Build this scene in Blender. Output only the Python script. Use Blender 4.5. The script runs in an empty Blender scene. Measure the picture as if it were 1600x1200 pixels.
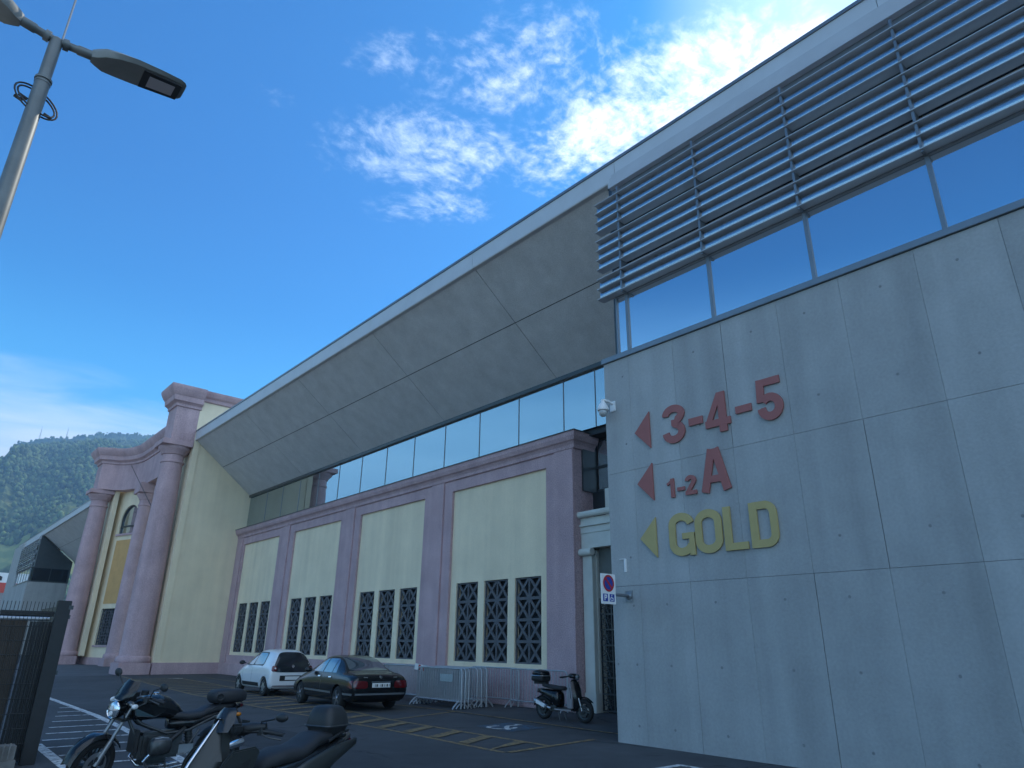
import bpy, bmesh, math, random
import numpy as np
from mathutils import Vector, Matrix, Euler
from mathutils.bvhtree import BVHTree
from math import radians as R, sin, cos, pi
random.seed(7)
scene = bpy.context.scene
COL = scene.collection

# ------------------------------------------------------------------ camera
cam = bpy.data.cameras.new("camera")
cam.sensor_fit = 'HORIZONTAL'; cam.sensor_width = 36.0
cam.lens = 36.0*1061.8/1600.0
cam.clip_start = 0.05; cam.clip_end = 20000
camo = bpy.data.objects.new("camera", cam); COL.objects.link(camo)
def camera_matrix(yaw, pitch, roll, loc):
    fw = Vector((sin(yaw)*cos(pitch), cos(yaw)*cos(pitch), sin(pitch)))
    r = Vector((cos(yaw), -sin(yaw), 0)); u = r.cross(fw)
    r2 = r*cos(roll)+u*sin(roll); u2 = -r*sin(roll)+u*cos(roll)
    m = Matrix((r2, u2, -fw)).transposed().to_4x4(); m.translation = loc
    return m
camo.matrix_world = camera_matrix(R(40.86), R(21.07), R(0.787), Vector((0, 0, 1.7)))
scene.camera = camo

# ------------------------------------------------------------------ light and sky
SUN_AZ, SUN_EL = R(79.0), R(43.5)      # azimuth from +Y towards +X
SUN_DIR = Vector((sin(SUN_AZ)*cos(SUN_EL), cos(SUN_AZ)*cos(SUN_EL), sin(SUN_EL)))
sun = bpy.data.lights.new("sun", 'SUN'); sun.energy = 3.6; sun.angle = R(0.5); sun.color = (1.0, .95, .86)
suno = bpy.data.objects.new("sun", sun); COL.objects.link(suno)
suno.rotation_euler = SUN_DIR.to_track_quat('Z', 'Y').to_euler(); suno.location = (60, 20, 80)
scene.view_settings.view_transform = 'Standard'; scene.view_settings.look = 'None'
scene.view_settings.gamma = 1.0; scene.view_settings.exposure = 0.52
scene.view_settings.use_curve_mapping = False

world = bpy.data.worlds.new("World"); scene.world = world; world.use_nodes = True
def build_world():
    nt = world.node_tree; N = nt.nodes; L = nt.links; N.clear()
    out = N.new('ShaderNodeOutputWorld'); bg = N.new('ShaderNodeBackground')
    L.new(bg.outputs[0], out.inputs[0]); bg.inputs[1].default_value = 0.125
    sky = N.new('ShaderNodeTexSky'); sky.sky_type = 'NISHITA'; sky.sun_disc = False
    sky.sun_elevation = SUN_EL; sky.sun_rotation = SUN_AZ
    sky.altitude = 300; sky.air_density = 1.0; sky.dust_density = 0.6; sky.ozone_density = 2.0
    def math_(op, a, b=None, c=None, clamp=False):
        n = N.new('ShaderNodeMath'); n.operation = op; n.use_clamp = clamp
        for i, v in enumerate((a, b, c)):
            if v is None: continue
            if isinstance(v, (int, float)): n.inputs[i].default_value = v
            else: L.new(v, n.inputs[i])
        return n.outputs[0]
    def smooth(v, a, b):
        n = N.new('ShaderNodeMapRange'); n.interpolation_type = 'SMOOTHSTEP'
        L.new(v, n.inputs[0]); n.inputs[1].default_value = a; n.inputs[2].default_value = b
        return n.outputs[0]
    def mix(f, a, b, mode='MIX'):
        n = N.new('ShaderNodeMix'); n.data_type = 'RGBA'; n.blend_type = mode
        if isinstance(f, (int, float)): n.inputs[0].default_value = f
        else: L.new(f, n.inputs[0])
        for i, v in ((6, a), (7, b)):
            if isinstance(v, tuple): n.inputs[i].default_value = v
            else: L.new(v, n.inputs[i])
        return n.outputs[2]
    tc = N.new('ShaderNodeTexCoord'); sp = N.new('ShaderNodeSeparateXYZ')
    L.new(tc.outputs['Generated'], sp.inputs[0])
    x, y, z = sp.outputs
    zc = math_('MAXIMUM', z, 0.02)
    px = math_('DIVIDE', x, zc); py = math_('DIVIDE', y, zc)
    comb = N.new('ShaderNodeCombineXYZ'); L.new(px, comb.inputs[0]); L.new(py, comb.inputs[1])
    # deep, clean mountain-air blue
    blue = mix(1.0, sky.outputs[0], SKY_TINT, 'MULTIPLY')
    # ---- broken altocumulus sheet
    warp = N.new('ShaderNodeTexNoise'); warp.inputs['Scale'].default_value = 3.0; warp.inputs['Detail'].default_value = 3
    L.new(comb.outputs[0], warp.inputs['Vector'])
    wv = N.new('ShaderNodeVectorMath'); wv.operation = 'MULTIPLY_ADD'
    L.new(warp.outputs['Color'], wv.inputs[0]); wv.inputs[1].default_value = (.13, .13, .0); L.new(comb.outputs[0], wv.inputs[2])
    n1 = N.new('ShaderNodeTexNoise'); n1.inputs['Scale'].default_value = 8.0; n1.inputs['Detail'].default_value = 9; n1.inputs['Roughness'].default_value = .68
    L.new(wv.outputs[0], n1.inputs['Vector'])
    n2 = N.new('ShaderNodeTexNoise'); n2.inputs['Scale'].default_value = 34; n2.inputs['Detail'].default_value = 6; n2.inputs['Roughness'].default_value = .6
    L.new(wv.outputs[0], n2.inputs['Vector'])
    field = math_('ADD', math_('MULTIPLY', n1.outputs[0], .58), math_('MULTIPLY', n2.outputs[0], .42))
    def blob(cx, cy, rx, ry, rot, lo=1.25, hi=.2):
        c, s = cos(rot), sin(rot)
        dx = math_('SUBTRACT', px, cx); dy = math_('SUBTRACT', py, cy)
        u = math_('ADD', math_('MULTIPLY', dx, c/rx), math_('MULTIPLY', dy, s/rx))
        v = math_('ADD', math_('MULTIPLY', dx, -s/ry), math_('MULTIPLY', dy, c/ry))
        d = math_('SQRT', math_('ADD', math_('MULTIPLY', u, u), math_('MULTIPLY', v, v)))
        return smooth(d, lo, hi)
    cover = None
    for b in CLOUD_BLOBS:
        m = math_('MULTIPLY', blob(*b[:5]), b[5])
        cover = m if cover is None else math_('MAXIMUM', cover, m)
    # bright unseen cloud bank, added behind the camera to fill the shaded facades
    far = N.new('ShaderNodeTexNoise'); far.inputs['Scale'].default_value = .55; far.inputs['Detail'].default_value = 2
    L.new(comb.outputs[0], far.inputs['Vector'])
    back = math_('MULTIPLY', smooth(y, .02, -.30), smooth(far.outputs[0], .30, .50))
    cover = math_('MAXIMUM', cover, math_('MULTIPLY', back, 1.25))
    dens = math_('SUBTRACT', math_('ADD', field, math_('MULTIPLY', cover, .42)), .75)
    cl = math_('MULTIPLY', smooth(dens, -.03, 0.40), smooth(cover, .1, 1.0))
    cl = math_('MULTIPLY', cl, smooth(z, .06, .2))
    # ---- low haze and streaky stratus near the horizon
    az = math_('ARCTAN2', x, y)
    el = math_('ARCSINE', z)
    sc = N.new('ShaderNodeCombineXYZ'); L.new(math_('MULTIPLY', az, 3.0), sc.inputs[0]); L.new(math_('MULTIPLY', el, 16.0), sc.inputs[1])
    n3 = N.new('ShaderNodeTexNoise'); n3.inputs['Scale'].default_value = 1.6; n3.inputs['Detail'].default_value = 6; n3.inputs['Roughness'].default_value = .55
    n3.inputs['Distortion'].default_value = .6
    L.new(sc.outputs[0], n3.inputs['Vector'])
    low = smooth(math_('ADD', el, math_('MULTIPLY', n3.outputs[0], -.16)), .235, .125)
    low = math_('MULTIPLY', low, smooth(math_('ABSOLUTE', math_('ADD', az, -.02)), .42, .12))
    haze = math_('MULTIPLY', smooth(el, .62, .05), .62)
    c1 = mix(haze, blue, HAZE_COL)
    c1 = mix(math_('MULTIPLY', smooth(el, .46, .12), .55), c1, BAND_COL)
    west = math_('MULTIPLY', smooth(az, -.06, -.34), smooth(el, .52, .18))
    c1 = mix(math_('MULTIPLY', west, math_('ADD', .62, math_('MULTIPLY', n3.outputs[0], .5))), c1, WEST_COL)
    c2 = mix(math_('MULTIPLY', low, .93), c1, LOW_COL)
    # cloud brightness: forward scattering, brighter towards the sun
    dt = N.new('ShaderNodeVectorMath'); dt.operation = 'DOT_PRODUCT'
    L.new(tc.outputs['Generated'], dt.inputs[0]); dt.inputs[1].default_value = SUN_DIR
    glow = smooth(dt.outputs['Value'], .72, 1.0)
    cb = mix(glow, CLOUD_COL, CLOUD_SUN)
    c2 = mix(math_('MULTIPLY', smooth(dt.outputs['Value'], .95, 1.0), .30), c2, CLOUD_SUN)
    shade = mix(smooth(dens, .12, .5), cb, mix(.35, cb, (3.0, 4.2, 6.0, 1)))
    shade = mix(back, shade, BACK_COL)
    c3 = mix(math_('MULTIPLY', cl, .96), c2, shade)
    L.new(c3, bg.inputs[0])
SKY_TINT = (.045, .53, 1.0, 1)
HAZE_COL = (.15, 3.3, 7.2, 1)
WEST_COL = (5.2, 10.0, 14.2, 1)      # glow added to the unseen west sky for the ribbon panes and facades
BAND_COL = (1.3, 6.0, 10.0, 1)
LOW_COL = (6.6, 7.6, 8.6, 1)
BACK_COL = (7.2, 8.7, 10.6, 1)
CLOUD_COL = (6.2, 7.6, 9.2, 1)
CLOUD_SUN = (14.5, 14.6, 14.4, 1)
CLOUD_BLOBS = [   # centre, radii and rotation on the cloud sheet, strength
    (.90, .62, .58, .25, R(-83), .98),
    (.64, 1.03, .38, .24, R(-38), .86),
    (.76, 1.20, .26, .15, R(-45), .78),
    (.66, .72, .42, .24, R(-46), .74),
    (.46, .84, .22, .11, R(-60), .70),
    (.34, 1.10, .09, .07, 0.0, .55)]
build_world()
# ------------------------------------------------------------------ helpers
class MB:
    """collects shapes; build() links them as ONE mesh object"""
    def __init__(s): s.v = []; s.f = []; s.m = []
    def add(s, vs, fs, mi=0):
        o = len(s.v); s.v += [tuple(v) for v in vs]
        s.f += [tuple(i+o for i in f) for f in fs]; s.m += [mi]*len(fs)
    def box(s, x0, y0, z0, x1, y1, z1, mi=0):
        x0, x1 = min(x0, x1), max(x0, x1); y0, y1 = min(y0, y1), max(y0, y1); z0, z1 = min(z0, z1), max(z0, z1)
        v = [(x, y, z) for x in (x0, x1) for y in (y0, y1) for z in (z0, z1)]
        s.add(v, [(0, 1, 3, 2), (4, 6, 7, 5), (0, 4, 5, 1), (2, 3, 7, 6), (0, 2, 6, 4), (1, 5, 7, 3)], mi)
    def obox(s, c, size, rot=None, mi=0):
        m = rot.to_matrix() if isinstance(rot, Euler) else (rot or Matrix.Identity(3))
        hx, hy, hz = size[0]/2, size[1]/2, size[2]/2
        v = [Vector(c)+m@Vector((x, y, z)) for x in (-hx, hx) for y in (-hy, hy) for z in (-hz, hz)]
        s.add(v, [(0, 1, 3, 2), (4, 6, 7, 5), (0, 4, 5, 1), (2, 3, 7, 6), (0, 2, 6, 4), (1, 5, 7, 3)], mi)
    def prism(s, poly, vec, mi=0):
        p = [Vector(q) for q in poly]; n = len(p); vec = Vector(vec)
        nrm = Vector((0, 0, 0))
        for i in range(n):
            a, b = p[i], p[(i+1) % n]
            nrm += Vector(((a.y-b.y)*(a.z+b.z), (a.z-b.z)*(a.x+b.x), (a.x-b.x)*(a.y+b.y)))
        if nrm.dot(vec) > 0: p.reverse()
        q = [a+vec for a in p]
        s.add(p+q, [tuple(range(n)), tuple(range(2*n-1, n-1, -1))]+[(i, i+n, (i+1) % n+n, (i+1) % n) for i in range(n)], mi)
    def tube(s, path, r, n=8, closed=False, mi=0):
        p = [Vector(q) for q in path]; k = len(p)
        rr = r if isinstance(r, (list, tuple)) else [r]*k
        rings = []; up = None
        for i in range(k):
            if closed: t = p[(i+1) % k]-p[i-1]
            else: t = p[min(i+1, k-1)]-p[max(i-1, 0)]
            t.normalize()
            if up is None:
                up = Vector((0, 0, 1)) if abs(t.z) < .9 else Vector((1, 0, 0))
            a = t.cross(up)
            if a.length < 1e-5: a = t.cross(Vector((0, 1, 0)))
            a.normalize(); b = a.cross(t); up = b
            rings.append([p[i]+(a*cos(2*pi*j/n)+b*sin(2*pi*j/n))*rr[i] for j in range(n)])
        s.rings(rings, closed, not closed, mi)
    def rings(s, rings, closed=False, caps=True, mi=0):
        n = len(rings[0]); k = len(rings); v = [q for r in rings for q in r]; f = []
        for i in range(k if closed else k-1):
            a, b = i*n, ((i+1) % k)*n
            for j in range(n):
                f.append((a+j, a+(j+1) % n, b+(j+1) % n, b+j))
        if caps: f += [tuple(range(n-1, -1, -1)), tuple((k-1)*n+j for j in range(n))]
        s.add(v, f, mi)
    def lathe(s, prof, n=24, org=(0, 0, 0), axis='Z', mi=0, caps=True):
        rings = []
        for (r, h) in prof:
            ring = []
            for j in range(n):
                a = 2*pi*j/n; c, d = r*cos(a), r*sin(a)
                q = {'Z': (c, d, h), 'Y': (d, h, c), 'X': (h, c, d)}[axis]
                ring.append(Vector(org)+Vector(q))
            rings.append(ring)
        s.rings(rings, False, caps, mi)
    def ell(s, c, r, n=14, m=9, mi=0):
        rings = []
        for i in range(m):
            t = -pi/2+pi*(i+.5)/m if 0 < i < m-1 else (-pi/2+.02 if i == 0 else pi/2-.02)
            rings.append([(c[0]+r[0]*cos(t)*cos(2*pi*j/n), c[1]+r[1]*cos(t)*sin(2*pi*j/n), c[2]+r[2]*sin(t)) for j in range(n)])
        s.rings(rings, False, True, mi)
    def build(s, name, mats, parent=None, smooth=None, bevel=0, recalc=True):
        me = bpy.data.meshes.new(name); me.from_pydata(s.v, [], s.f)
        mats = mats if isinstance(mats, (list, tuple)) else [mats]
        for m in mats: me.materials.append(m)
        if len(mats) > 1: me.polygons.foreach_set('material_index', s.m)
        if recalc or bevel:
            bm = bmesh.new(); bm.from_mesh(me)
            if recalc: bmesh.ops.recalc_face_normals(bm, faces=bm.faces)
            if bevel:
                es = [e for e in bm.edges if len(e.link_faces) == 2 and e.calc_face_angle(0) > R(40)]
                bmesh.ops.bevel(bm, geom=es, offset=bevel, segments=2, affect='EDGES', clamp_overlap=True)
            bm.to_mesh(me); bm.free()
        if smooth is not None:
            me.polygons.foreach_set('use_smooth', [True]*len(me.polygons))
            if smooth < 180: me.set_sharp_from_angle(angle=R(smooth))
        me.update()
        o = bpy.data.objects.new(name, me); COL.objects.link(o)
        if parent is not None: o.parent = parent
        return o
def tag(o, label, cat, group=None, kind=None):
    if label: o['label'] = label
    if cat: o['category'] = cat
    if group: o['group'] = group
    if kind: o['kind'] = kind
    return o
def thing(name, label, cat, loc=(0, 0, 0), rz=0.0, group=None):
    o = bpy.data.objects.new(name, None); COL.objects.link(o); o.empty_display_size = .3
    o.location = loc; o.rotation_euler = (0, 0, rz)
    return tag(o, label, cat, group)
def dup(o, parent=None):
    c = o.copy(); COL.objects.link(c)
    if parent is not None: c.parent = parent
    for ch in list(o.children): dup(ch, c)
    return c
def arc(cx, cy, rx, ry, a0, a1, n=12):
    return [(cx+rx*cos(R(a0+(a1-a0)*i/n)), cy+ry*sin(R(a0+(a1-a0)*i/n))) for i in range(n+1)]

# ------------------------------------------------------------------ materials
def new_mat(name):
    m = bpy.data.materials.new(name); m.use_nodes = True
    nt = m.node_tree; b = nt.nodes['Principled BSDF']
    return m, nt, b
def mat(name, col, rough=.6, metal=0.0, var=.0, scale=4.0, bump=0.0, bscale=60.0, spec=.5, coat=0.0, streak=0.0, island=0.0, wear=0.0, detail=6, speck=0.0, col2=None):
    m, nt, b = new_mat(name); N = nt.nodes; L = nt.links
    b.inputs['Roughness'].default_value = rough; b.inputs['Metallic'].default_value = metal
    b.inputs['Specular IOR Level'].default_value = spec; b.inputs['Coat Weight'].default_value = coat
    b.inputs['Coat Roughness'].default_value = .04
    tc = N.new('ShaderNodeTexCoord'); cur = None
    def mul(fac):
        nonlocal cur
        n = N.new('ShaderNodeMix'); n.data_type = 'RGBA'; n.blend_type = 'MULTIPLY'; n.inputs[0].default_value = 1
        if cur is None: n.inputs[6].default_value = (*col, 1)
        else: L.new(cur, n.inputs[6])
        L.new(fac, n.inputs[7]); cur = n.outputs[2]
    def ramp(v, lo, hi, a, c):
        n = N.new('ShaderNodeMapRange'); L.new(v, n.inputs[0])
        n.inputs[1].default_value = lo; n.inputs[2].default_value = hi; n.inputs[3].default_value = a; n.inputs[4].default_value = c
        return n.outputs[0]
    if col2 is not None:
        n = N.new('ShaderNodeTexNoise'); n.inputs['Scale'].default_value = scale*.6; n.inputs['Detail'].default_value = 4
        L.new(tc.outputs['Object'], n.inputs['Vector'])
        x = N.new('ShaderNodeMix'); x.data_type = 'RGBA'; x.inputs[6].default_value = (*col, 1); x.inputs[7].default_value = (*col2, 1)
        L.new(ramp(n.outputs[0], .35, .65, 0, 1), x.inputs[0]); cur = x.outputs[2]
    if var:
        n = N.new('ShaderNodeTexNoise'); n.inputs['Scale'].default_value = scale; n.inputs['Detail'].default_value = detail; n.inputs['Roughness'].default_value = .6
        L.new(tc.outputs['Object'], n.inputs['Vector']); mul(ramp(n.outputs[0], .3, .7, 1-var, 1+var))
    if speck:
        n = N.new('ShaderNodeTexNoise'); n.inputs['Scale'].default_value = bscale*.7; n.inputs['Detail'].default_value = 2
        L.new(tc.outputs['Object'], n.inputs['Vector']); mul(ramp(n.outputs[0], .3, .7, 1-speck, 1+speck))
    if streak:
        mp = N.new('ShaderNodeMapping'); mp.inputs['Scale'].default_value = (1.6, 1.6, .12); L.new(tc.outputs['Object'], mp.inputs[0])
        n = N.new('ShaderNodeTexNoise'); n.inputs['Scale'].default_value = 1.2; n.inputs['Detail'].default_value = 5
        L.new(mp.outputs[0], n.inputs['Vector']); mul(ramp(n.outputs[0], .3, .7, 1-streak, 1+streak))
    if island:
        g = N.new('ShaderNodeNewGeometry'); mul(ramp(g.outputs['Random Per Island'], 0, 1, 1-island, 1+island))
    if wear:
        n = N.new('ShaderNodeTexNoise'); n.inputs['Scale'].default_value = 9; n.inputs['Detail'].default_value = 8; n.inputs['Roughness'].default_value = .7
        L.new(tc.outputs['Object'], n.inputs['Vector'])
        x = N.new('ShaderNodeMix'); x.data_type = 'RGBA'; x.inputs[7].default_value = (.062, .064, .067, 1)
        if cur is None: x.inputs[6].default_value = (*col, 1)
        else: L.new(cur, x.inputs[6])
        L.new(ramp(n.outputs[0], .60-wear, .70-wear, 0, .85), x.inputs[0]); cur = x.outputs[2]
    if cur is None: b.inputs['Base Color'].default_value = (*col, 1)
    else: L.new(cur, b.inputs['Base Color'])
    if bump:
        n = N.new('ShaderNodeTexNoise'); n.inputs['Scale'].default_value = bscale; n.inputs['Detail'].default_value = 4
        L.new(tc.outputs['Object'], n.inputs['Vector'])
        bp = N.new('ShaderNodeBump'); bp.inputs['Strength'].default_value = bump; bp.inputs['Distance'].default_value = .02
        L.new(n.outputs[0], bp.inputs['Height']); L.new(bp.outputs[0], b.inputs['Normal'])
    return m
M = {}
M['concrete'] = mat('fair_faced_concrete', (.35, .357, .35), .72, var=.08, scale=1.1, bump=.16, bscale=30, streak=.11, island=.06, speck=.055)
M['concrete_dark'] = mat('concrete_joint', (.10, .10, .10), .8)
M['tie'] = mat('tie_plug', (.22, .225, .225), .8, var=.2, scale=30)
M['soffit'] = mat('soffit_board', (.56, .56, .56), .75, var=.10, scale=1.6, bump=.1, bscale=50, island=.05, speck=.12)
M['fascia'] = mat('grey_sheet_metal', (.56, .58, .60), .5, metal=.1, var=.05, scale=1.2)
M['dark_metal'] = mat('anthracite_metal', (.075, .085, .09), .35, metal=.5, var=.1, scale=3)
M['mid_metal'] = mat('grey_frame_metal', (.22, .24, .26), .38, metal=.55, var=.06, scale=3)
M['louver'] = mat('louver_metal', (.50, .53, .56), .42, metal=.2, var=.05, scale=2)
M['band'] = mat('band_sheet', (.48, .50, .53), .55, metal=.05, var=.05, scale=1.5)
M['upstand'] = mat('anodised_aluminium', (.46, .50, .54), .24, metal=.95)
M['pink'] = mat('mauve_stucco', (.49, .34, .352), .9, var=.12, scale=.9, bump=.5, bscale=48, streak=.10, speck=.24)
M['yellow'] = mat('cream_stucco', (.81, .685, .485), .9, var=.06, scale=.8, bump=.3, bscale=60, streak=.07, speck=.07)
M['orange'] = mat('ochre_stucco', (.62, .37, .15), .9, var=.08, scale=1.5, bump=.3, bscale=60, speck=.06)
M['white_stone'] = mat('pale_stone', (.62, .62, .56), .85, var=.08, scale=2, bump=.2, bscale=50)
M['grille'] = mat('grey_grille', (.105, .108, .118), .7, var=.15, scale=4)
M['void'] = mat('dark_interior', (.018, .022, .026), .6)
M['letter_red'] = mat('letter_red', (.34, .115, .10), .6, var=.06, scale=3)
M['letter_gold'] = mat('letter_gold', (.45, .35, .14), .55, var=.06, scale=3)
M['white_plastic'] = mat('white_plastic', (.75, .76, .76), .4)
M['steel'] = mat('galvanised_steel', (.43, .45, .47), .42, metal=.5, var=.12, scale=14)
M['pole'] = mat('grey_pole_paint', (.155, .17, .17), .45, metal=.3, var=.12, scale=6)
M['black_plastic'] = mat('black_plastic', (.020, .021, .022), .5, var=.15, scale=9, bump=.05, bscale=120)
M['black_soft'] = mat('black_vinyl', (.022, .023, .026), .62, bump=.2, bscale=220)
M['black_paint'] = mat('black_gloss', (.008, .009, .010), .25, coat=.35, spec=.35)
M['rubber'] = mat('tyre_rubber', (.018, .018, .018), .85, bump=.2, bscale=60)
M['chrome'] = mat('chrome', (.75, .76, .78), .12, metal=1.0)
M['alloy'] = mat('alloy', (.48, .50, .52), .32, metal=.85)
M['engine'] = mat('engine_grey', (.085, .09, .092), .42, metal=.7, var=.2, scale=20)
M['white_paint'] = mat('white_car_paint', (.76, .78, .79), .3, coat=.8)
M['tail_red'] = mat('red_lens', (.11, .008, .010), .15, coat=.6)
M['amber'] = mat('amber_lens', (.5, .16, .01), .2)
M['plate'] = mat('number_plate', (.72, .73, .72), .45)
M['blue_sign'] = mat('sign_blue', (.015, .05, .30), .4)
M['red_sign'] = mat('sign_red', (.42, .02, .025), .4)
M['white_line'] = mat('white_marking', (.60, .61, .60), .75, var=.22, scale=5, speck=.25, bscale=50, wear=.10)
M['yellow_line'] = mat('yellow_marking', (.28, .19, .08), .78, var=.22, scale=4, speck=.25, bscale=50, wear=.13)
M['blue_line'] = mat('blue_marking', (.035, .10, .17), .75, var=.35, scale=3, speck=.3, bscale=40, wear=.16)
M['brown'] = mat('brown_board', (.075, .055, .04), .7, var=.2, scale=6)
M['grey_paint'] = mat('graphite_gloss', (.042, .046, .044), .36, metal=.25)
M['fork_grey'] = mat('fork_grey', (.26, .27, .28), .38, metal=.6)
M['pale_grey'] = mat('pale_grey_plastic', (.26, .24, .25), .45)
M['led'] = mat('lamp_lens', (.42, .40, .42), .25)
M['graypaint2'] = mat('lamp_housing', (.20, .21, .20), .5, var=.08, scale=8)

def glass_mat(name, tint, metal, rough=.015, wob=.0):
    m, nt, b = new_mat(name); N = nt.nodes; L = nt.links
    b.inputs['Base Color'].default_value = (*tint, 1); b.inputs['Metallic'].default_value = metal
    b.inputs['Roughness'].default_value = rough; b.inputs['IOR'].default_value = 1.55
    if wob:
        tc = N.new('ShaderNodeTexCoord'); n = N.new('ShaderNodeTexNoise'); n.inputs['Scale'].default_value = .5
        L.new(tc.outputs['Object'], n.inputs['Vector'])
        bp = N.new('ShaderNodeBump'); bp.inputs['Strength'].default_value = wob; bp.inputs['Distance'].default_value = .03
        L.new(n.outputs[0], bp.inputs['Height']); L.new(bp.outputs[0], b.inputs['Normal'])
    return m
M['solar_glass'] = glass_mat('solar_glass', (.60, .68, .74), .92, wob=.06)
M['ribbon_glass'] = glass_mat('ribbon_glass', (.36, .43, .47), .92, wob=.10)
M['car_glass'] = glass_mat('car_glass', (.30, .34, .37), .8, .03)
M['dark_glass'] = glass_mat('dark_glass', (.03, .035, .04), .25, .03)
M['lamp_glass'] = glass_mat('headlight_glass', (.75, .78, .8), .85, .12)

def asphalt_mat():
    m, nt, b = new_mat('asphalt'); N = nt.nodes; L = nt.links
    tc = N.new('ShaderNodeTexCoord'); b.inputs['Roughness'].default_value = .85
    def noise(s, d=5, r=.6):
        n = N.new('ShaderNodeTexNoise'); n.inputs['Scale'].default_value = s; n.inputs['Detail'].default_value = d; n.inputs['Roughness'].default_value = r
        L.new(tc.outputs['Object'], n.inputs['Vector']); return n.outputs[0]
    def ramp(v, lo, hi, a, c):
        n = N.new('ShaderNodeMapRange'); L.new(v, n.inputs[0]); n.inputs[1].default_value = lo; n.inputs[2].default_value = hi
        n.inputs[3].default_value = a; n.inputs[4].default_value = c; return n.outputs[0]
    cur = None
    for v in (ramp(noise(.35, 4), .3, .7, .75, 1.25), ramp(noise(2.2, 6), .3, .7, .86, 1.14), ramp(noise(130, 2), .3, .7, .5, 1.5)):
        n = N.new('ShaderNodeMix'); n.data_type = 'RGBA'; n.blend_type = 'MULTIPLY'; n.inputs[0].default_value = 1
        if cur is None: n.inputs[6].default_value = (.058, .061, .065, 1)
        else: L.new(cur, n.inputs[6])
        L.new(v, n.inputs[7]); cur = n.outputs[2]
    def dark(fac, c):
        nonlocal cur
        n = N.new('ShaderNodeMix'); n.data_type = 'RGBA'; L.new(fac, n.inputs[0]); L.new(cur, n.inputs[6]); n.inputs[7].default_value = (*c, 1); cur = n.outputs[2]
    dark(ramp(noise(.9, 3), .66, .74, 0, .55), (.022, .023, .025))          # oil and tyre stains
    dark(ramp(noise(.28, 7, .7), .60, .66, 0, .40), (.105, .105, .105))     # bleached patches
    v = N.new('ShaderNodeTexVoronoi'); v.feature = 'DISTANCE_TO_EDGE'; v.inputs['Scale'].default_value = .22
    wv = N.new('ShaderNodeVectorMath'); wv.operation = 'MULTIPLY_ADD'; nz = N.new('ShaderNodeTexNoise'); nz.inputs['Scale'].default_value = 1.2; nz.inputs['Detail'].default_value = 6
    L.new(tc.outputs['Object'], nz.inputs['Vector']); L.new(nz.outputs['Color'], wv.inputs[0]); wv.inputs[1].default_value = (1.2, 1.2, 0); L.new(tc.outputs['Object'], wv.inputs[2]); L.new(wv.outputs[0], v.inputs['Vector'])
    ck = N.new('ShaderNodeMath'); ck.operation = 'MULTIPLY'; L.new(ramp(v.outputs[0], .006, .002, 0, .8), ck.inputs[0]); L.new(ramp(noise(.2, 2), .46, .56, 0, 1), ck.inputs[1])
    dark(ck.outputs[0], (.012, .012, .012))                                  # hairline cracks
    L.new(cur, b.inputs['Base Color'])
    bp = N.new('ShaderNodeBump'); bp.inputs['Strength'].default_value = .35; bp.inputs['Distance'].default_value = .01
    L.new(noise(110, 3), bp.inputs['Height']); L.new(bp.outputs[0], b.inputs['Normal'])
    return m
M['asphalt'] = asphalt_mat()
M['ground'] = mat('dry_ground', (.16, .155, .12), .95, var=.3, scale=.05, col2=(.07, .09, .045))
# ------------------------------------------------------------------ ground
def sheet(name, pts, z, m, label=None, parent=None):
    b = MB(); b.add([(x, y, z) for x, y in pts], [tuple(range(len(pts)))])
    o = b.build(name, m, parent, recalc=False)
    if o.data.polygons[0].normal.z < 0: o.data.flip_normals()
    return o
g = sheet('ground', [(-9000, -9000), (9000, -9000), (9000, 9000), (-9000, 9000)], -.02, M['ground']); tag(g, None, None, kind='structure')
g = sheet('parking_lot', [(-3, -25), (40, -25), (40, 125), (-3, 125)], 0.0, M['asphalt']); tag(g, None, None, kind='structure')
g = sheet('bounce_pavement', [(-30, -25), (-3.01, -25), (-3.01, 125), (-30, 125)], 0.0, mat('bounce_paving', (.30, .30, .28), .9, var=.15, scale=.4)); tag(g, None, None, kind='structure')  # pale sheet added out of view, bounces sunlight up on to the soffit
g = sheet('asphalt_patch', [(4.5, 43.2), (6.5, 42.2), (9.4, 42.45), (11.4, 43.2), (12.8, 47), (12.9, 60), (9, 66), (4.2, 70), (3.0, 58), (3.8, 49)], .004, mat('worn_asphalt', (.10, .105, .115), .9, var=.25, scale=.8, bump=.3, bscale=90, speck=.25)); tag(g, None, None, kind='structure')
g = sheet('asphalt_strip', [(5.2, 9.0), (6.3, 9.3), (6.9, 14), (6.5, 19), (5.6, 19.2), (5.4, 14)], .004, mat('dark_asphalt_repair', (.040, .042, .046), .85, var=.25, scale=1.5, bump=.3, bscale=90, speck=.25)); tag(g, None, None, kind='structure')
def strip_path(b, pts, w, z):
    """flat painted line of width w along pts"""
    p = [Vector((x, y)) for x, y in pts]
    L_, R_ = [], []
    for i in range(len(p)):
        t = (p[min(i+1, len(p)-1)]-p[max(i-1, 0)]).normalized(); n = Vector((-t.y, t.x))
        L_.append(p[i]+n*w/2); R_.append(p[i]-n*w/2)
    for i in range(len(p)-1):
        b.add([(*R_[i], z), (*R_[i+1], z), (*L_[i+1], z), (*L_[i], z)], [(0, 1, 2, 3)])
def lerp_path(path, y):
    for (x0, y0), (x1, y1) in zip(path, path[1:]):
        if y0 <= y <= y1: return x0+(x1-x0)*(y-y0)/(y1-y0)
    return path[-1][0]
OUTER = [(8.51, 9.91), (8.64, 13.6), (8.55, 20), (8.6, 26.5), (9.15, 34), (9.75, 41.2)]
INNER = [(9.72, 10.06), (9.77, 15.55), (10.4, 21), (10.9, 27), (11.41, 33), (11.7, 38.5)]
b = MB()
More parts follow.
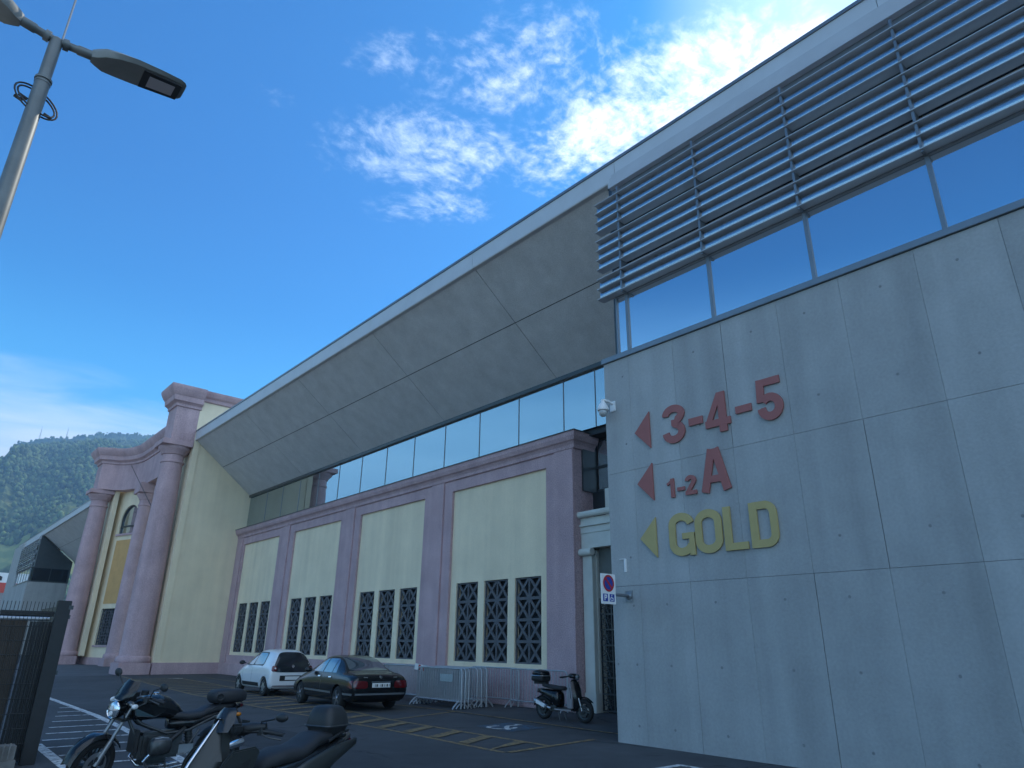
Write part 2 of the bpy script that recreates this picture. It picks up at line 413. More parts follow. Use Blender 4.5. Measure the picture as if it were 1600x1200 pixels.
strip_path(b, OUTER, .12, .004); strip_path(b, INNER, .12, .004)
tag(b.build('yellow_lane_lines', M['yellow_line'], recalc=False), None, None, kind='structure')
b = MB()
strip_path(b, [(8.57, 9.86), (11.12, 10.2)], .12, .008)
strip_path(b, [(9.83, 15.56), (12.36, 16.5)], .12, .008)
strip_path(b, [(12.15, 10.4), (12.36, 16.5), (12.15, 19.5), (12.35, 24), (12.6, 30), (12.9, 38)], .10, .012)
strip_path(b, [(10.5, 22.4), (12.2, 23.0)], .12, .008)
strip_path(b, [(11.2, 30.2), (12.5, 30.9)], .12, .008)
tag(b.build('yellow_bay_lines', M['yellow_line'], recalc=False), None, None, kind='structure')
b = MB(); y = 10.35
while y < 38:
    xo, xi = lerp_path(OUTER, y)+.06, lerp_path(INNER, y+.55)-.06
    b.add([(xo, y, .012), (xo, y-.30, .012) if y > 10.4 else (xo, y-.05, .012), (xi, y+.25, .012), (xi, y+.55, .012)], [(0, 1, 2, 3)])
    y += 1.02
tag(b.build('yellow_hatching', M['yellow_line'], recalc=False), None, None, kind='structure')
b = MB()
WL = [(4.45, 28), (4.42, 20.3), (4.29, 17.3), (4.12, 14.5), (3.95, 12), (3.8, 9.5)]
WL2 = [(2.52, 15.4), (2.46, 12.4), (2.40, 9.6)]
strip_path(b, WL, .16, .004); strip_path(b, WL2, .16, .004)
tag(b.build('white_border_lines', M['white_line'], recalc=False), None, None, kind='structure')
b = MB()
for y in (10.4, 11.5, 12.58, 13.68, 14.78, 15.85, 16.9, 18.0, 19.22, 20.5, 21.64, 22.9, 24.2):
    xl = 2.52 if y < 15.4 else 2.52+(y-15.4)*.2
    xr = np.interp(y, [q[1] for q in WL[::-1]], [q[0] for q in WL[::-1]])-.08
    strip_path(b, [(xl+.06, y), (xr, y+.02)], .12, .008)
tag(b.build('white_hatching', M['white_line'], recalc=False), None, None, kind='structure')
b = MB()
# big arrow head and dash on the lane, corner of a white bay beside the concrete wall
b.add([(6.45, 23.9, .004), (6.95, 21.7, .004), (6.75, 22.7, .004), (7.15, 23.3, .004)], [(0, 1, 2, 3)])
strip_path(b, [(11.15, 38.3), (11.75, 38.0)], .5, .004)
strip_path(b, [(9.2, 7.30), (9.93, 7.30)], .12, .004); strip_path(b, [(9.87, 7.24), (9.87, 5.0)], .12, .004)
tag(b.build('white_lane_marks', M['white_line'], recalc=False), None, None, kind='structure')
# wheelchair symbol worn into the disabled bay
b = MB(); b.add([(10.55, 12.1, .004), (11.75, 12.25, .004), (11.75, 13.5, .004), (10.6, 13.4, .004)], [(0, 1, 2, 3)])
tag(b.build('blue_bay_patch', M['blue_line'], recalc=False), None, None, kind='structure')
b = MB()
strip_path(b, [(10.93+.30*cos(R(a)), 12.82+.30*sin(R(a))) for a in range(60, 331, 15)], .10, .008)
strip_path(b, [(11.55, 12.95), (11.2, 12.92), (11.0, 12.75), (10.72, 12.35)], .11, .012)
b.add([(11.55+.09*cos(R(a)), 12.96+.09*sin(R(a)), .016) for a in range(0, 360, 30)], [tuple(range(12))])
tag(b.build('wheelchair_marking', M['white_line'], recalc=False), None, None, kind='structure')

# ------------------------------------------------------------------ concrete block with glazing and louvers
BY0, BY1 = 9.66, -10.4
def concrete_block():
    t = thing('concrete_block', 'bare concrete block of the stand carrying the big 3-4-5, 1-2A and GOLD lettering', 'building', (11.2, 9.66, 0))
    ox, oy = 11.2, 9.66
    b = MB()
    ys = [9.66, 8.955, 7.765, 6.585, 5.385, 4.205, 2.97, 1.77, .57, -.63, -1.83, -3.03, -4.23, -5.43, -6.63, -7.83, -9.03, -10.4]
    zs = [0, 2.86, 5.22, 7.84]
    b.box(.02, 0, 0, 4.0, BY1-oy, 7.84, 1)
    for i in range(len(ys)-1):
        for k in range(3):
            gy = random.choice([.004, .005, .007, .010]); gz = .006
            b.box(0, ys[i]-oy-(gy if i else 0), zs[k]+(gz if k else 0), .025, ys[i+1]-oy, zs[k+1])
    # side facing the arcade, front return and tall end pier
    b.box(0, .001, 0, 4.0, .02, 7.84)
    b.box(0, -1.83-oy, 7.84, 4.0, BY1-oy, 13.2)
    for k, z in enumerate((.32, 1.39, 2.48, 3.42, 5.82, 7.40)):
        for j, y in enumerate((9.60, 9.14, 8.31, 7.24, 5.93, 4.86, 3.56, 2.4, 1.2, 0)):
            if (k >= 3 and j in (0, 2)) or y > 9.5 and k != 1: continue
            b.lathe([(.024, .004), (.024, -.002), (.016, -.002), (.016, -.0006), (.0005, -.0006)], 10, (0, y-oy+random.uniform(-.02, .02), z), 'X', 2)
    b.build('wall', [M['concrete'], M['concrete_dark'], M['tie']], t)
    b = MB(); b.box(-.05, .06, 7.85, .30, -1.83-oy, 7.975); b.build('window_sill', M['mid_metal'], t, bevel=.006)
    my = [9.30, 8.97, 6.75, 4.62, 2.47, .32, -1.83]
    for i in range(len(my)-1):
        f = MB(); y0, y1 = my[i]-oy, my[i+1]-oy
        w = .035
        f.box(.06, y0, 7.98, .16, y0-w, 9.52); f.box(.06, y1+w, 7.98, .16, y1, 9.52)
        f.box(.06, y0-w, 7.98, .16, y1+w, 8.03); f.box(.06, y0-w, 9.47, .16, y1+w, 9.52)
        fr = f.build('window', M['mid_metal'], t)
        p = MB(); p.box(.10, y0-w, 8.03, .12, y1+w, 9.47); p.build('pane', M['solar_glass'], fr)
    # glazing and cladding behind the louvers
    z_ = lambda k: 9.50+2.70*k/10
    b = MB(); b.box(.20, -.30, 12.25, .40, -1.83-oy, 12.66); b.build('shadow_gap', M['mid_metal'], t)
    b = MB(); b.box(.24, -.30, 9.54, .30, -1.83-oy, 12.25); b.build('upper_glazing', M['solar_glass'], t)
    b = MB()
    b.box(.06, -.30, 12.66, .40, -1.83-oy, 12.84); b.box(.12, -.30, 12.84, .40, -1.83-oy, 13.0); b.box(.20, -.30, 13.0, .40, -1.83-oy, 13.16); b.box(.16, -.30, 9.53, .24, -1.83-oy, 9.60)
    b.box(.16, -.30, z_(2)+.03, .236, -1.83-oy, z_(3)); b.box(.16, -.30, z_(6)+.03, .236, -1.83-oy, z_(7)); b.build('cladding_band', M['band'], t)
    z0, z1, n = 9.50, 12.20, 11
    for k in range(n):
        z = z0+(z1-z0)*k/(n-1); b = MB(); yA, yB = .02, -1.83-oy
        # flat lip with a drip edge; most blades carry a rounded upstand behind it
        b.prism([(x, yA, zz) for x, zz in [(-.145, z), (-.145, z+.016), (-.137, z+.016), (-.05, z+.010), (.10, z+.016), (.10, z)]], (0, yB-yA, 0))
        lb = b.build('louver_blade', M['louver'], t)
        if k not in (2, 6, 10):
            b = MB(); sec = [(.08, z+.02), (-.010, z+.02), (-.044, z+.055), (-.054, z+.12), (-.054, z+.180), (-.042, z+.222), (-.0, z+.240), (.08, z+.240)]
            b.prism([(x, yA-.02, zz) for x, zz in sec], (0, yB-yA+.02, 0)); o = b.build('upstand', M['upstand'], lb, smooth=50)
    for y in (8.95, 6.75, 4.62, 2.47, .32, -1.75):
        b = MB(); b.box(-.115, y-oy-.022, 9.46, .10, y-oy+.025, 12.42); b.build('louver_bracket', M['mid_metal'], t)
    # dark glazed gable between louvers and soffit, facing along the arcade
    b = MB(); b.prism([(.32, -.10, 7.86), (4.0, -.10, 7.86), (4.0, -.10, 10.3), (.45, -.10, 13.0), (.32, -.10, 13.0)], (0, -.1, 0))
    b.build('gable_cladding', M['dark_metal'], t)
    p = MB(); p.box(.36, -.098, 8.0, 2.0, -.06, 9.4); p.box(2.06, -.098, 8.0, 3.8, -.06, 9.4); p.build('gable_glass', M['dark_glass'], t)
    return t
block = concrete_block()

# ------------------------------------------------------------------ cantilevered roof
RX, RZT, RZB = 11.55, 13.70, 13.12        # edge, coping, fascia foot
SX, SZ = 15.35, 10.28                     # foot of the sloping soffit
PY = 42.75                                # portal side wall
def roof():
    t = thing('stand_roof', 'long cantilevered grandstand roof with sloping grey soffit boards above the arcade', 'roof', (RX, PY, RZB))
    def P(x, y, z): return (x-RX, y-PY, z-RZB)
    ys = [42.74, 35.2, 28.65, 21.95, 15.4, 9.35, 2.7, -4, -10.4]
    b = MB()
    for i in range(len(ys)-1):
        g = .006
        b.prism([P(RX, ys[i]-g, RZB), P(RX+.12, ys[i]-g, RZB), P(RX+.12, ys[i]-g, RZT-.06), P(RX-.02, ys[i]-g, RZT-.06)], (0, ys[i+1]-ys[i]+2*g, 0))
    b.build('fascia', M['fascia'], t)
    b = MB(); b.prism([P(RX-.05, 42.74, RZT-.055), P(RX-.05, 42.74, RZT+.03), P(RX+.4, 42.74, RZT+.05), P(RX+.4, 42.74, RZT-.055)], (0, -10.4-42.74, 0))
    b.build('coping', M['mid_metal'], t)
    b = MB(); b.prism([P(RX+.10, 42.74, RZB+.30), P(RX+.13, 42.74, RZT-.06), P(RX+.4, 42.74, RZT-.06), P(40, 42.74, 15.6), P(40, 42.74, 15.3), P(SX, 42.74, RZB+.3)], (0, -10.4-42.74, 0))
    b.build('roof_deck', M['mid_metal'], t)
    # sloping soffit, two rows of boards with open joints on a dark backing
    top = Vector((RX+.10, 0, RZB-.0)); foot = Vector((SX, 0, SZ)); mid = top.lerp(foot, .48)
    n = Vector((foot.z-top.z, 0, -(foot.x-top.x))).normalized()
    if n.z > 0: n = -n
    yend = 9.75
    sy = [42.74, 35.2, 28.65, 21.95, 15.4, yend]
    bk = MB(); q = [top-n*.03, foot-n*.03, foot-n*.10, top-n*.10]
    bk.prism([P(a.x, 42.74, a.z) for a in q], (0, yend-42.74, 0)); bk.build('soffit_backing', M['void'], t)
    for (a, c) in ((top, mid), (mid, foot)):
        d = (c-a).normalized(); a2, c2 = a+d*.016, c-d*.016
        for i in range(len(sy)-1):
            b = MB(); q = [a2, c2, c2-n*.028, a2-n*.028]
            g0 = .0 if i == 0 else (.014 if i != 1 else .006); g1 = .014
            b.prism([P(v.x, sy[i]-g0, v.z) for v in q], (0, sy[i+1]-sy[i]+g0+g1, 0))
            b.build('soffit_panel', M['soffit'], t)
    b = MB(); b.prism([P(RX, 42.74, RZB), P(RX+.12, 42.74, RZB), P(RX+.16, 42.74, RZB-.04), P(RX+.02, 42.74, RZB-.03)], (0, -10.4-42.74, 0))
    b.build('drip_trim', M['fascia'], t)
    # flat soffit over the louvers, gable end
    b = MB(); b.box(RX+.12-RX, yend-PY, -.02, 4.0, -10.4-PY, .05); b.build('louver_soffit', M['mid_metal'], t)
    return t
rf = roof()

# ------------------------------------------------------------------ clerestory window band
def clerestory():
    t = thing('clerestory_glazing', 'narrow ribbon of reflecting glass panes between the arcade cornice and the soffit', 'windows', (15.42, PY, 8.2))
    def B(b, x0, y0, z0, x1, y1, z1): b.box(x0-15.42, y0-PY, z0-8.2, x1-15.42, y1-PY, z1-8.2)
    ys = [42.74]+[40.06-2.262*k for k in range(12)]+[13.75, 11.4, 9.7]
    for i in range(len(ys)-1):
        b = MB(); B(b, 15.44, ys[i]-.012, 8.20, 15.47, ys[i+1]+.012, 10.15); b.build('pane', M['ribbon_glass'], t)
        if i:
            b = MB(); B(b, 15.42, ys[i]-.011, 8.2, 15.50, ys[i]+.011, 10.15); b.build('mullion', M['mid_metal'], t)
    b = MB(); B(b, 15.33, 42.74, 10.15, 15.6, 9.7, 10.34); b.build('head_rail', M['dark_metal'], t)
    b = MB(); B(b, 15.36, 42.74, 8.08, 15.6, 14.4, 8.19); b.build('sill_rail', M['dark_metal'], t)
    b = MB(); B(b, 15.55, 42.7, 8.0, 16.2, 9.7, 13.3); B(b, 16.25, 14.4, 0, 16.6, 8.5, 13.3); b.build('backing_wall', M['void'], t)
    return t
cl = clerestory()

# ------------------------------------------------------------------ arcade facade
AX = 15.1
def star_lattice(b, y0, y1, z0, z1, x0, x1):
    """four stacked star cells of flat bars inside the opening"""
    fw = .05
    b.box(x0, y0, z0, x1, y0+fw, z1); b.box(x0, y1-fw, z0, x1, y1, z1)
    b.box(x0, y0+fw, z0, x1, y1-fw, z0+fw); b.box(x0, y0+fw, z1-fw, x1, y1-fw, z1)
    ym = (y0+y1)/2; n = 4; h = (z1-z0)/n
    def bar(a, c, w, xo):
        a = Vector(a); c = Vector(c); d = (c-a).normalized(); q = Vector((-d.y, d.x))*w/2
        b.prism([(x0+xo, *(a+q)), (x0+xo, *(a-q)), (x0+xo, *(c-q)), (x0+xo, *(c+q))], (x1-x0-.02, 0, 0))
    for k in range(n):
        a, c = z0+k*h, z0+(k+1)*h
        if k: b.box(x0+.004, y0+fw, a-.045, x1-.004, y1-fw, a+.045)
        bar((ym, a), (y0+fw, c), .085, .006); bar((ym, a), (y1-fw, c), .085, .007)
        bar((ym, c), (y0+fw, a), .085, .009); bar((ym, c), (y1-fw, a), .085, .010)
        bar((ym, a+.03), (ym, c-.03), .07, .012)
def arcade():
    t = thing('arcade_facade', 'mauve and cream arcade wall with four tall panels over barred openings', 'building', (AX, PY, 0))
    def B(b, x0, y0, z0, x1, y1, z1, mi=0): b.box(x0-AX, y0-PY, z0, x1-AX, y1-PY, z1, mi)
    pan = [(15.7, 20.82), (22.66, 27.80), (29.64, 34.76), (36.64, 41.72)]
    zt, zb = 7.15, 1.02
    END = 14.43
    # mauve frame: piers, head band and plinth zone butted together
    b = MB(); ed = [END]+[v for p in pan for v in p]+[PY-.005]
    for i in range(0, len(ed), 2): B(b, AX, ed[i], 0, AX+.35, ed[i+1], 7.55)
    for p in pan: B(b, AX, p[0], zt, AX+.35, p[1], 7.55); B(b, AX, p[0], 0, AX+.35, p[1], zb)
    b.build('frame_wall', M['pink'], t)
    for p in pan:
        b = MB(); gz0, gz1 = 1.18, 3.77
        w = 1.25; gap = (p[1]-p[0]-3*w)/4
        gy = [p[0]+gap+(w+gap)*k for k in range(3)]
        x = AX+.10
        B(b, x, p[0], gz1, AX+.35, p[1], zt); B(b, x, p[0], zb, AX+.35, p[1], gz0)
        e = [p[0]]+[v for k in range(3) for v in (gy[k], gy[k]+w)]+[p[1]]
        for i in range(0, 8, 2): B(b, x, e[i], gz0, AX+.35, e[i+1], gz1)
        b.build('wall_panel', M['yellow'], t)
        for k in range(3):
            b = MB(); star_lattice(b, gy[k]-PY, gy[k]+w-PY, gz0, gz1, .15, .21)
            gr = b.build('grille', M['grille'], t)
            b = MB(); B(b, AX+.30, gy[k], gz0, AX+.34, gy[k]+w, gz1); b.build('dark_opening', M['void'], gr)
    for c in (14.86, 21.74, 28.72, 35.70, 42.30):
        w = .42
        b = MB(); B(b, AX-.06, c-w+.001, .62, AX, min(c+w, PY-.005), 7.56); b.build('pilaster', M['pink'], t, bevel=.012)
    b = MB(); B(b, AX-.10, END-.03, 0, AX, PY-.005, .60); b.build('plinth', M['pink'], t, bevel=.02)
    # cornice moulding, wraps the free end
    def prof(o): return [(0, 7.55), (-.10*o, 7.57), (-.12*o, 7.68), (-.20*o, 7.76), (-.30*o, 7.80), (-.38*o, 7.92), (-.40*o, 8.06), (0, 8.06)]
    b = MB(); pr = prof(.68); k = len(pr)
    ringA = [(x, END-PY+x, z) for x, z in pr]; ringB = [(x, -.005, z) for x, z in pr]
    ringC = [(.9, END-PY+x, z) for x, z in pr]
    b.rings([ringB, ringA, ringC], False, True); b.build('cornice', M['pink'], t)
    b = MB(); b.box(-.31, END-PY-.31, 8.061, .62, -.006, 8.085); b.build('cornice_flashing', M['dark_metal'], t)
    # free end wall
    b = MB(); B(b, AX+.351, END, 0, AX+1.6, END+.4, 8.05); b.build('end_wall', M['pink'], t)
    return t
ar = arcade()

# ------------------------------------------------------------------ pale stone doorway in the gap
def doorway():
    X = 15.32
    t = thing('stone_doorway', 'pale stone doorway with iron gate squeezed between arcade end and concrete block', 'doorway', (X, 12.0, 0))
    def B(b, x0, y0, z0, x1, y1, z1): b.box(x0-X, y0-12, z0, x1-X, y1-12, z1)
    yl, yr = 14.42, 9.70
    b = MB(); B(b, X+.2, 14.0, 0, X+.6, yl, 4.4); B(b, X, 13.98, 0, X+.2, yl, .5); B(b, X+.03, 14.02, .5, X+.2, yl-.02, 4.25); b.build('pilaster', M['white_stone'], t, bevel=.01)
    b = MB(); b.tube([(-.03, yl-12, 4.34), (-.03, 13.94-12, 4.34)], .11, 12); b.build('capital', M['white_stone'], t, smooth=40)
    b = MB(); B(b, X+.02, yr, 4.46, X+.6, yl, 4.90); B(b, X, yr, 4.905, X+.6, yl, 5.10); B(b, X-.06, yr, 5.105, X+.6, yl, 5.16); B(b, X, yr, 5.165, X+.6, yl, 5.36)
    b.tube([(-.06, yr-12, 5.46), (-.06, yl-12, 5.46)], .10, 12); b.build('entablature', M['white_stone'], t)
    b = MB(); B(b, X+.5, yr, 0, X+.55, 13.98, 4.45); b.build('door_void', M['void'], t)
    b = MB(); B(b, X+.30, yr, 3.05, X+.34, 13.98, 4.45); b.build('transom_panel', mat('door_panel', (.11, .12, .11), .5, var=.1), t)
    b = MB()
    n = 7
    for i in range(n+1):
        z = .06+2.95*i/n; B(b, X+.26, yr, z-.02, X+.30, 13.98, z+.02)
    yy = 13.96
    while yy > 10:
        B(b, X+.262, yy-.018, .06, X+.298, yy+.018, 3.0)
        for i in range(n):
            zc = .06+2.95*(i+.5)/n; yc = yy-.21
            for a in range(4):
                an = R(22+45*a); dy, dz = .2*cos(an), .2*sin(an)
                b.tube([(.28, yc-dy-12, zc-dz), (.28, yc+dy-12, zc+dz)], .011, 5)
            b.tube([(.28, yc+.13*cos(2*pi*j/12)-12, zc+.13*sin(2*pi*j/12)) for j in range(12)], .010, 5, closed=True)
        yy -= .42
    b.build('iron_gate', M['engine'], t)
    # upper level: dark reveal and a window
    b = MB(); B(b, X+.12, 14.425, 6.25, X+.75, 14.36, 8.05); b.build('dark_reveal', M['dark_metal'], t)
    b = MB(); B(b, X+.76, yr, 6.25, X+.82, 14.42, 6.36); B(b, X+.74, yr, 7.05, X+.82, 14.42, 7.13); B(b, X+.74, yr, 7.95, X+.82, 14.42, 8.2)
    for yy in (14.38, 12.6, 10.9): B(b, X+.75, yy-.03, 6.36, X+.81, yy+.03, 7.95)
    fr = b.build('upper_window', M['dark_metal'], t)
    b = MB(); B(b, X+.78, yr, 6.36, X+.80, 14.3, 7.95); b.build('pane', M['solar_glass'], fr)
    b = MB(); B(b, X+.60, yr, 5.36, X+.9, 14.42, 6.25); b.build('dark_recess', M['void'], t)
    b = MB(); B(b, X+.35, 13.5, 5.37, X+.58, 13.7, 6.24); b.build('recess_jamb', M['white_stone'], t)
    return t
dw = doorway()

# ------------------------------------------------------------------ entrance portal
PY2 = 63.75; PC = (PY+PY2)/2
def portal():
    t = thing('entrance_portal', 'monumental mauve entrance portal with giant columns, curved entablature and cream side wall', 'building', (11.6, PC, 0))
    def V(x, y, z): return (x-11.6, y-PC, z)
    def B(b, x0, y0, z0, x1, y1, z1): b.box(x0-11.6, y0-PC, z0, x1-11.6, y1-PC, z1)
    for sgn in (1, -1):
        def Y(d): return PC-sgn*(PC-PY)+sgn*d if True else 0     # d metres inwards from the side wall plane
        b = MB(); B(b, 11.6, Y(0), .6, 22, Y(.5), 15.62); b.build('side_wall', M['yellow'], t)
        b = MB(); B(b, 11.52, Y(-.04), .6, 11.86, Y(1.75), 15.0); b.build('corner_strip', M['yellow'], t)
        b = MB(); B(b, 11.50, Y(-.10), 0, 22, Y(.6), .6); b.build('wall_plinth', M['pink'], t, bevel=.02)
        # giant column
        cx, cy = 10.73, Y(.82)
        b = MB(); B(b, cx-.88, cy-.88, 0, cx+.70, cy+.88, .58); b.build('column_plinth', M['pink'], t, bevel=.02)
        b = MB()
        pr = [(.86, .585), (.90, .66), (.90, .78), (.86, .88), (.78, .92), (.76, 1.0), (.745, 2.0)]
        for k in range(9): pr.append((.745-.145*(k/8)**1.5, 2.5+k*1.12))
        pr += [(.60, 11.62), (.66, 11.66), (.66, 11.76), (.60, 11.80), (.60, 12.12), (.68, 12.16), (.70, 12.24), (.86, 12.44), (.90, 12.50), (.90, 12.62)]
        b.lathe(pr, 40, V(cx, cy, 0)); b.build('giant_column', M['pink'], t, smooth=35)
        b = MB(); B(b, cx-.95, cy-.95, 12.625, cx+.75, cy+.95, 12.94); b.build('column_capital', M['pink'], t, bevel=.015)
        # inner column
        ix, iy = 12.95, Y(6.2)
        b = MB(); B(b, ix-.82, iy-.82, 0, ix+.6, iy+.82, .5); b.build('inner_column_plinth', M['pink'], t, bevel=.02)
        b = MB(); pr2 = [(r*.86, .505+(z-.585)*(12.2-.505)/(12.62-.585)) for r, z in pr]
        b.lathe(pr2, 32, V(ix, iy, 0)); b.build('inner_column', M['pink'], t, smooth=35)
        b = MB(); B(b, ix-.85, iy-.85, 12.205, ix+.55, iy+.85, 12.94); b.build('inner_capital', M['pink'], t, bevel=.015)
        # oblique wall bay with arched window, ochre panel and grille
        a0, a1 = Vector((11.78, Y(.12))), Vector((13.25, Y(5.1)))
        d = (a1-a0).normalized(); L_ = (a1-a0).length; nn = Vector((-d.y, d.x))
        if nn.x > 0: nn = -nn
        def W(u, z, o): q = a0+d*u+nn*o; return V(q.x, q.y, z)
        def slab(b, u0, u1, z0, z1, o0, o1): b.prism([W(u0, z0, o0), W(u1, z0, o0), W(u1, z1, o0), W(u0, z1, o0)], Vector((nn.x, nn.y, 0))*(o1-o0))
        uc, hw = 3.1, 1.2
        b = MB()
        slab(b, 0, uc-hw, .5, 12.95, -.3, 0); slab(b, uc+hw, L_, .5, 12.95, -.3, 0)
        slab(b, uc-hw, uc+hw, .5, 1.35, -.3, 0); slab(b, uc-hw, uc+hw, 3.95, 9.55, -.3, 0)
        apx = [(uc+hw*cos(R(a)), 10.6+hw*sin(R(a))) for a in range(180, -1, -15)]
        for (u0, z0), (u1, z1) in zip(apx, apx[1:]):
            b.prism([W(u0, z0, -.3), W(u1, z1, -.3), W(u1, 12.95, -.3), W(u0, 12.95, -.3)], Vector((nn.x, nn.y, 0))*.3)
        b.build('bay_wall', M['yellow'], t)
        b = MB(); slab(b, 0.0, .75, .5, 12.94, .002, .14); b.build('bay_strip', M['yellow'], t)
        b = MB(); slab(b, -.05, L_, 0, .5, -.3, .08); b.build('bay_plinth', M['pink'], t)
        b = MB(); slab(b, uc-hw+.05, uc+hw-.05, 4.3, 9.05, .002, .03); b.build('ochre_panel', M['orange'], t)
        b = MB(); slab(b, uc-hw-.15, uc+hw+.15, 9.40, 9.55, .001, .12); b.build('window_ledge', M['pink'], t)
        b = MB(); slab(b, uc-hw-.1, uc+hw+.1, 1.22, 1.345, .001, .08); b.build('grille_ledge', M['pink'], t)
        b = MB()
        op = [(uc-hw, 9.55), (uc+hw, 9.55)]+[(uc+hw*cos(R(a)), 10.6+hw*sin(R(a))) for a in range(0, 181, 15)]
        b.prism([W(u, z, -.20) for u, z in op], Vector((nn.x, nn.y, 0))*.02); gl = b
        b = MB()
        for (u0, z0), (u1, z1) in zip(op[1:], op[2:]+op[:1]):
            def inn(u, z): return (uc+(u-uc)*.93, 10.2+(z-10.2)*.94)
            i0, i1 = inn(u0, z0), inn(u1, z1)
            b.prism([W(u0, z0, -.17), W(u1, z1, -.17), W(*i1, -.17), W(*i0, -.17)], Vector((nn.x, nn.y, 0))*.08)
        slab(b, uc-hw, uc+hw, 10.10, 10.20, -.178, -.08)
        fr = b.build('arched_window', M['dark_metal'], t); gl.build('pane', M['solar_glass'], fr)
        b = MB()
        for i in range(3):
            for j in range(4):
                u0 = uc-hw+.8*i; z0 = 1.35+.65*j
                slab(b, u0, u0+.05, z0, z0+.65, -.16, -.10); slab(b, u0+.05, u0+.8, z0, z0+.05, -.16, -.10)
                c = Vector((u0+.42, z0+.35))
                for k in range(4):
                    an = R(45*k+20); e = Vector((cos(an), sin(an)))*.38; p = Vector((-sin(an), cos(an)))*.025
                    b.prism([W(*(c+e+p), -.15-.004*k), W(*(c-e+p), -.15-.004*k), W(*(c-e-p), -.15-.004*k), W(*(c+e-p), -.15-.004*k)], Vector((nn.x, nn.y, 0))*.045)
        gr = b.build('grille', M['grille'], t)
        b = MB(); slab(b, uc-hw, uc+hw, 1.35, 3.95, -.29, -.25); b.build('dark_opening', M['void'], gr)
    b = MB(); B(b, 13.25, PY+5.1, 0, 13.6, PY2-5.1, 12.95); b.build('centre_wall', M['yellow'], t)
    b = MB(); B(b, 13.20, PC-1.6, 0, 13.249, PC+1.6, 4.2); b.build('entrance_door', M['dark_glass'], t)
    # entablature: plan line bows inwards between the two piers
    plan = [(11.59, PY-.02), (10.19, PY-.02), (10.19, PY+1.66)]
    plan += [(12.55-(12.55-10.75)*(1-sin(R(a))), PY+1.9+3.6*(1-cos(R(a)))) for a in range(0, 91, 10)]
    plan += [(x, 2*PC-y) for x, y in plan[::-1]]
    P2 = [Vector(p) for p in plan]; nP = len(P2)
    nrm = []
    for i in range(nP):
        tn = (P2[min(i+1, nP-1)]-P2[max(i-1, 0)]).normalized(); nrm.append(Vector((-tn.y, tn.x)))
    nrm[0] = Vector((0, -1)); nrm[1] = Vector((-1, -1)); nrm[2] = Vector((-1, .2))
    nrm[-1] = Vector((0, 1)); nrm[-2] = Vector((-1, 1)); nrm[-3] = Vector((-1, -.2))
    back = [(11.59, PY+.3), (11.59, PY+.3), (11.59, PY+1.66)]+[(14.2, p.y) for p in P2[3:-3]]+[(11.59, PY2-1.66), (11.59, PY2-.3), (11.59, PY2-.3)]
    def sweep(profile, name):
        b = MB(); rings = []
        for p, n, bk in zip(P2, nrm, back):
            rings.append([V(*(p+n*o), z) if o is not None else V(*bk, z) for o, z in profile])
        b.rings(rings, False, True); return b.build(name, M['pink'], t, smooth=30)
    sweep([(None, 12.95), (0, 12.95), (0, 15.0), (None, 15.0)], 'frieze')
    cp = [(0, 15.005), (.08, 15.03), (.10, 15.18), (.18, 15.26), (.30, 15.32), (.34, 15.62), (.44, 15.72), (.58, 15.98), (.62, 16.10), (.62, 16.22)]
    sweep([(None, 15.005)]+cp+[(None, 16.24)], 'cornice')
    b = MB()
    for sgn, y in ((-1, PY), (1, PY2)):
        k = [(0, 15.60), (.12, 15.64), (.16, 15.82), (.30, 15.92), (.42, 16.10), (.46, 16.22), (0, 16.23)]
        b.prism([V(11.595, y+sgn*o, z) for o, z in k], (10.2, 0, 0))
    b.build('side_cornice', M['pink'], t)
    b = MB(); B(b, 14.3, PY+.1, 15.6, 22, PY2-.1, 15.9); b.build('roof', M['mid_metal'], t)
    return t
po = portal()
b = MB(); b.tube([(12.05, 61.6, 15.25), (11.3, 48.0, 9.45), (11.08, 44.0, 7.75)], .022, 6)
tag(b.build('stay_cable', M['black_plastic'], None), 'thin dark cable slanting across the curved portal frieze', 'cable')
# ------------------------------------------------------------------ the mirrored far half of the stadium
YM = 2*PC
for src, lab in ((block, 'distant concrete block with louvered corner, beyond the portal columns'),
                 (rf, 'distant half of the stand roof sloping down behind the far portal column'),
                 (ar, 'distant arcade wall mostly hidden behind the far portal column'),
                 (cl, 'distant strip of clerestory glass past the portal')):
    o = dup(src); l = src.location; o.location = (l.x, YM-l.y, l.z); o.scale = (1, -1, 1); o['label'] = lab

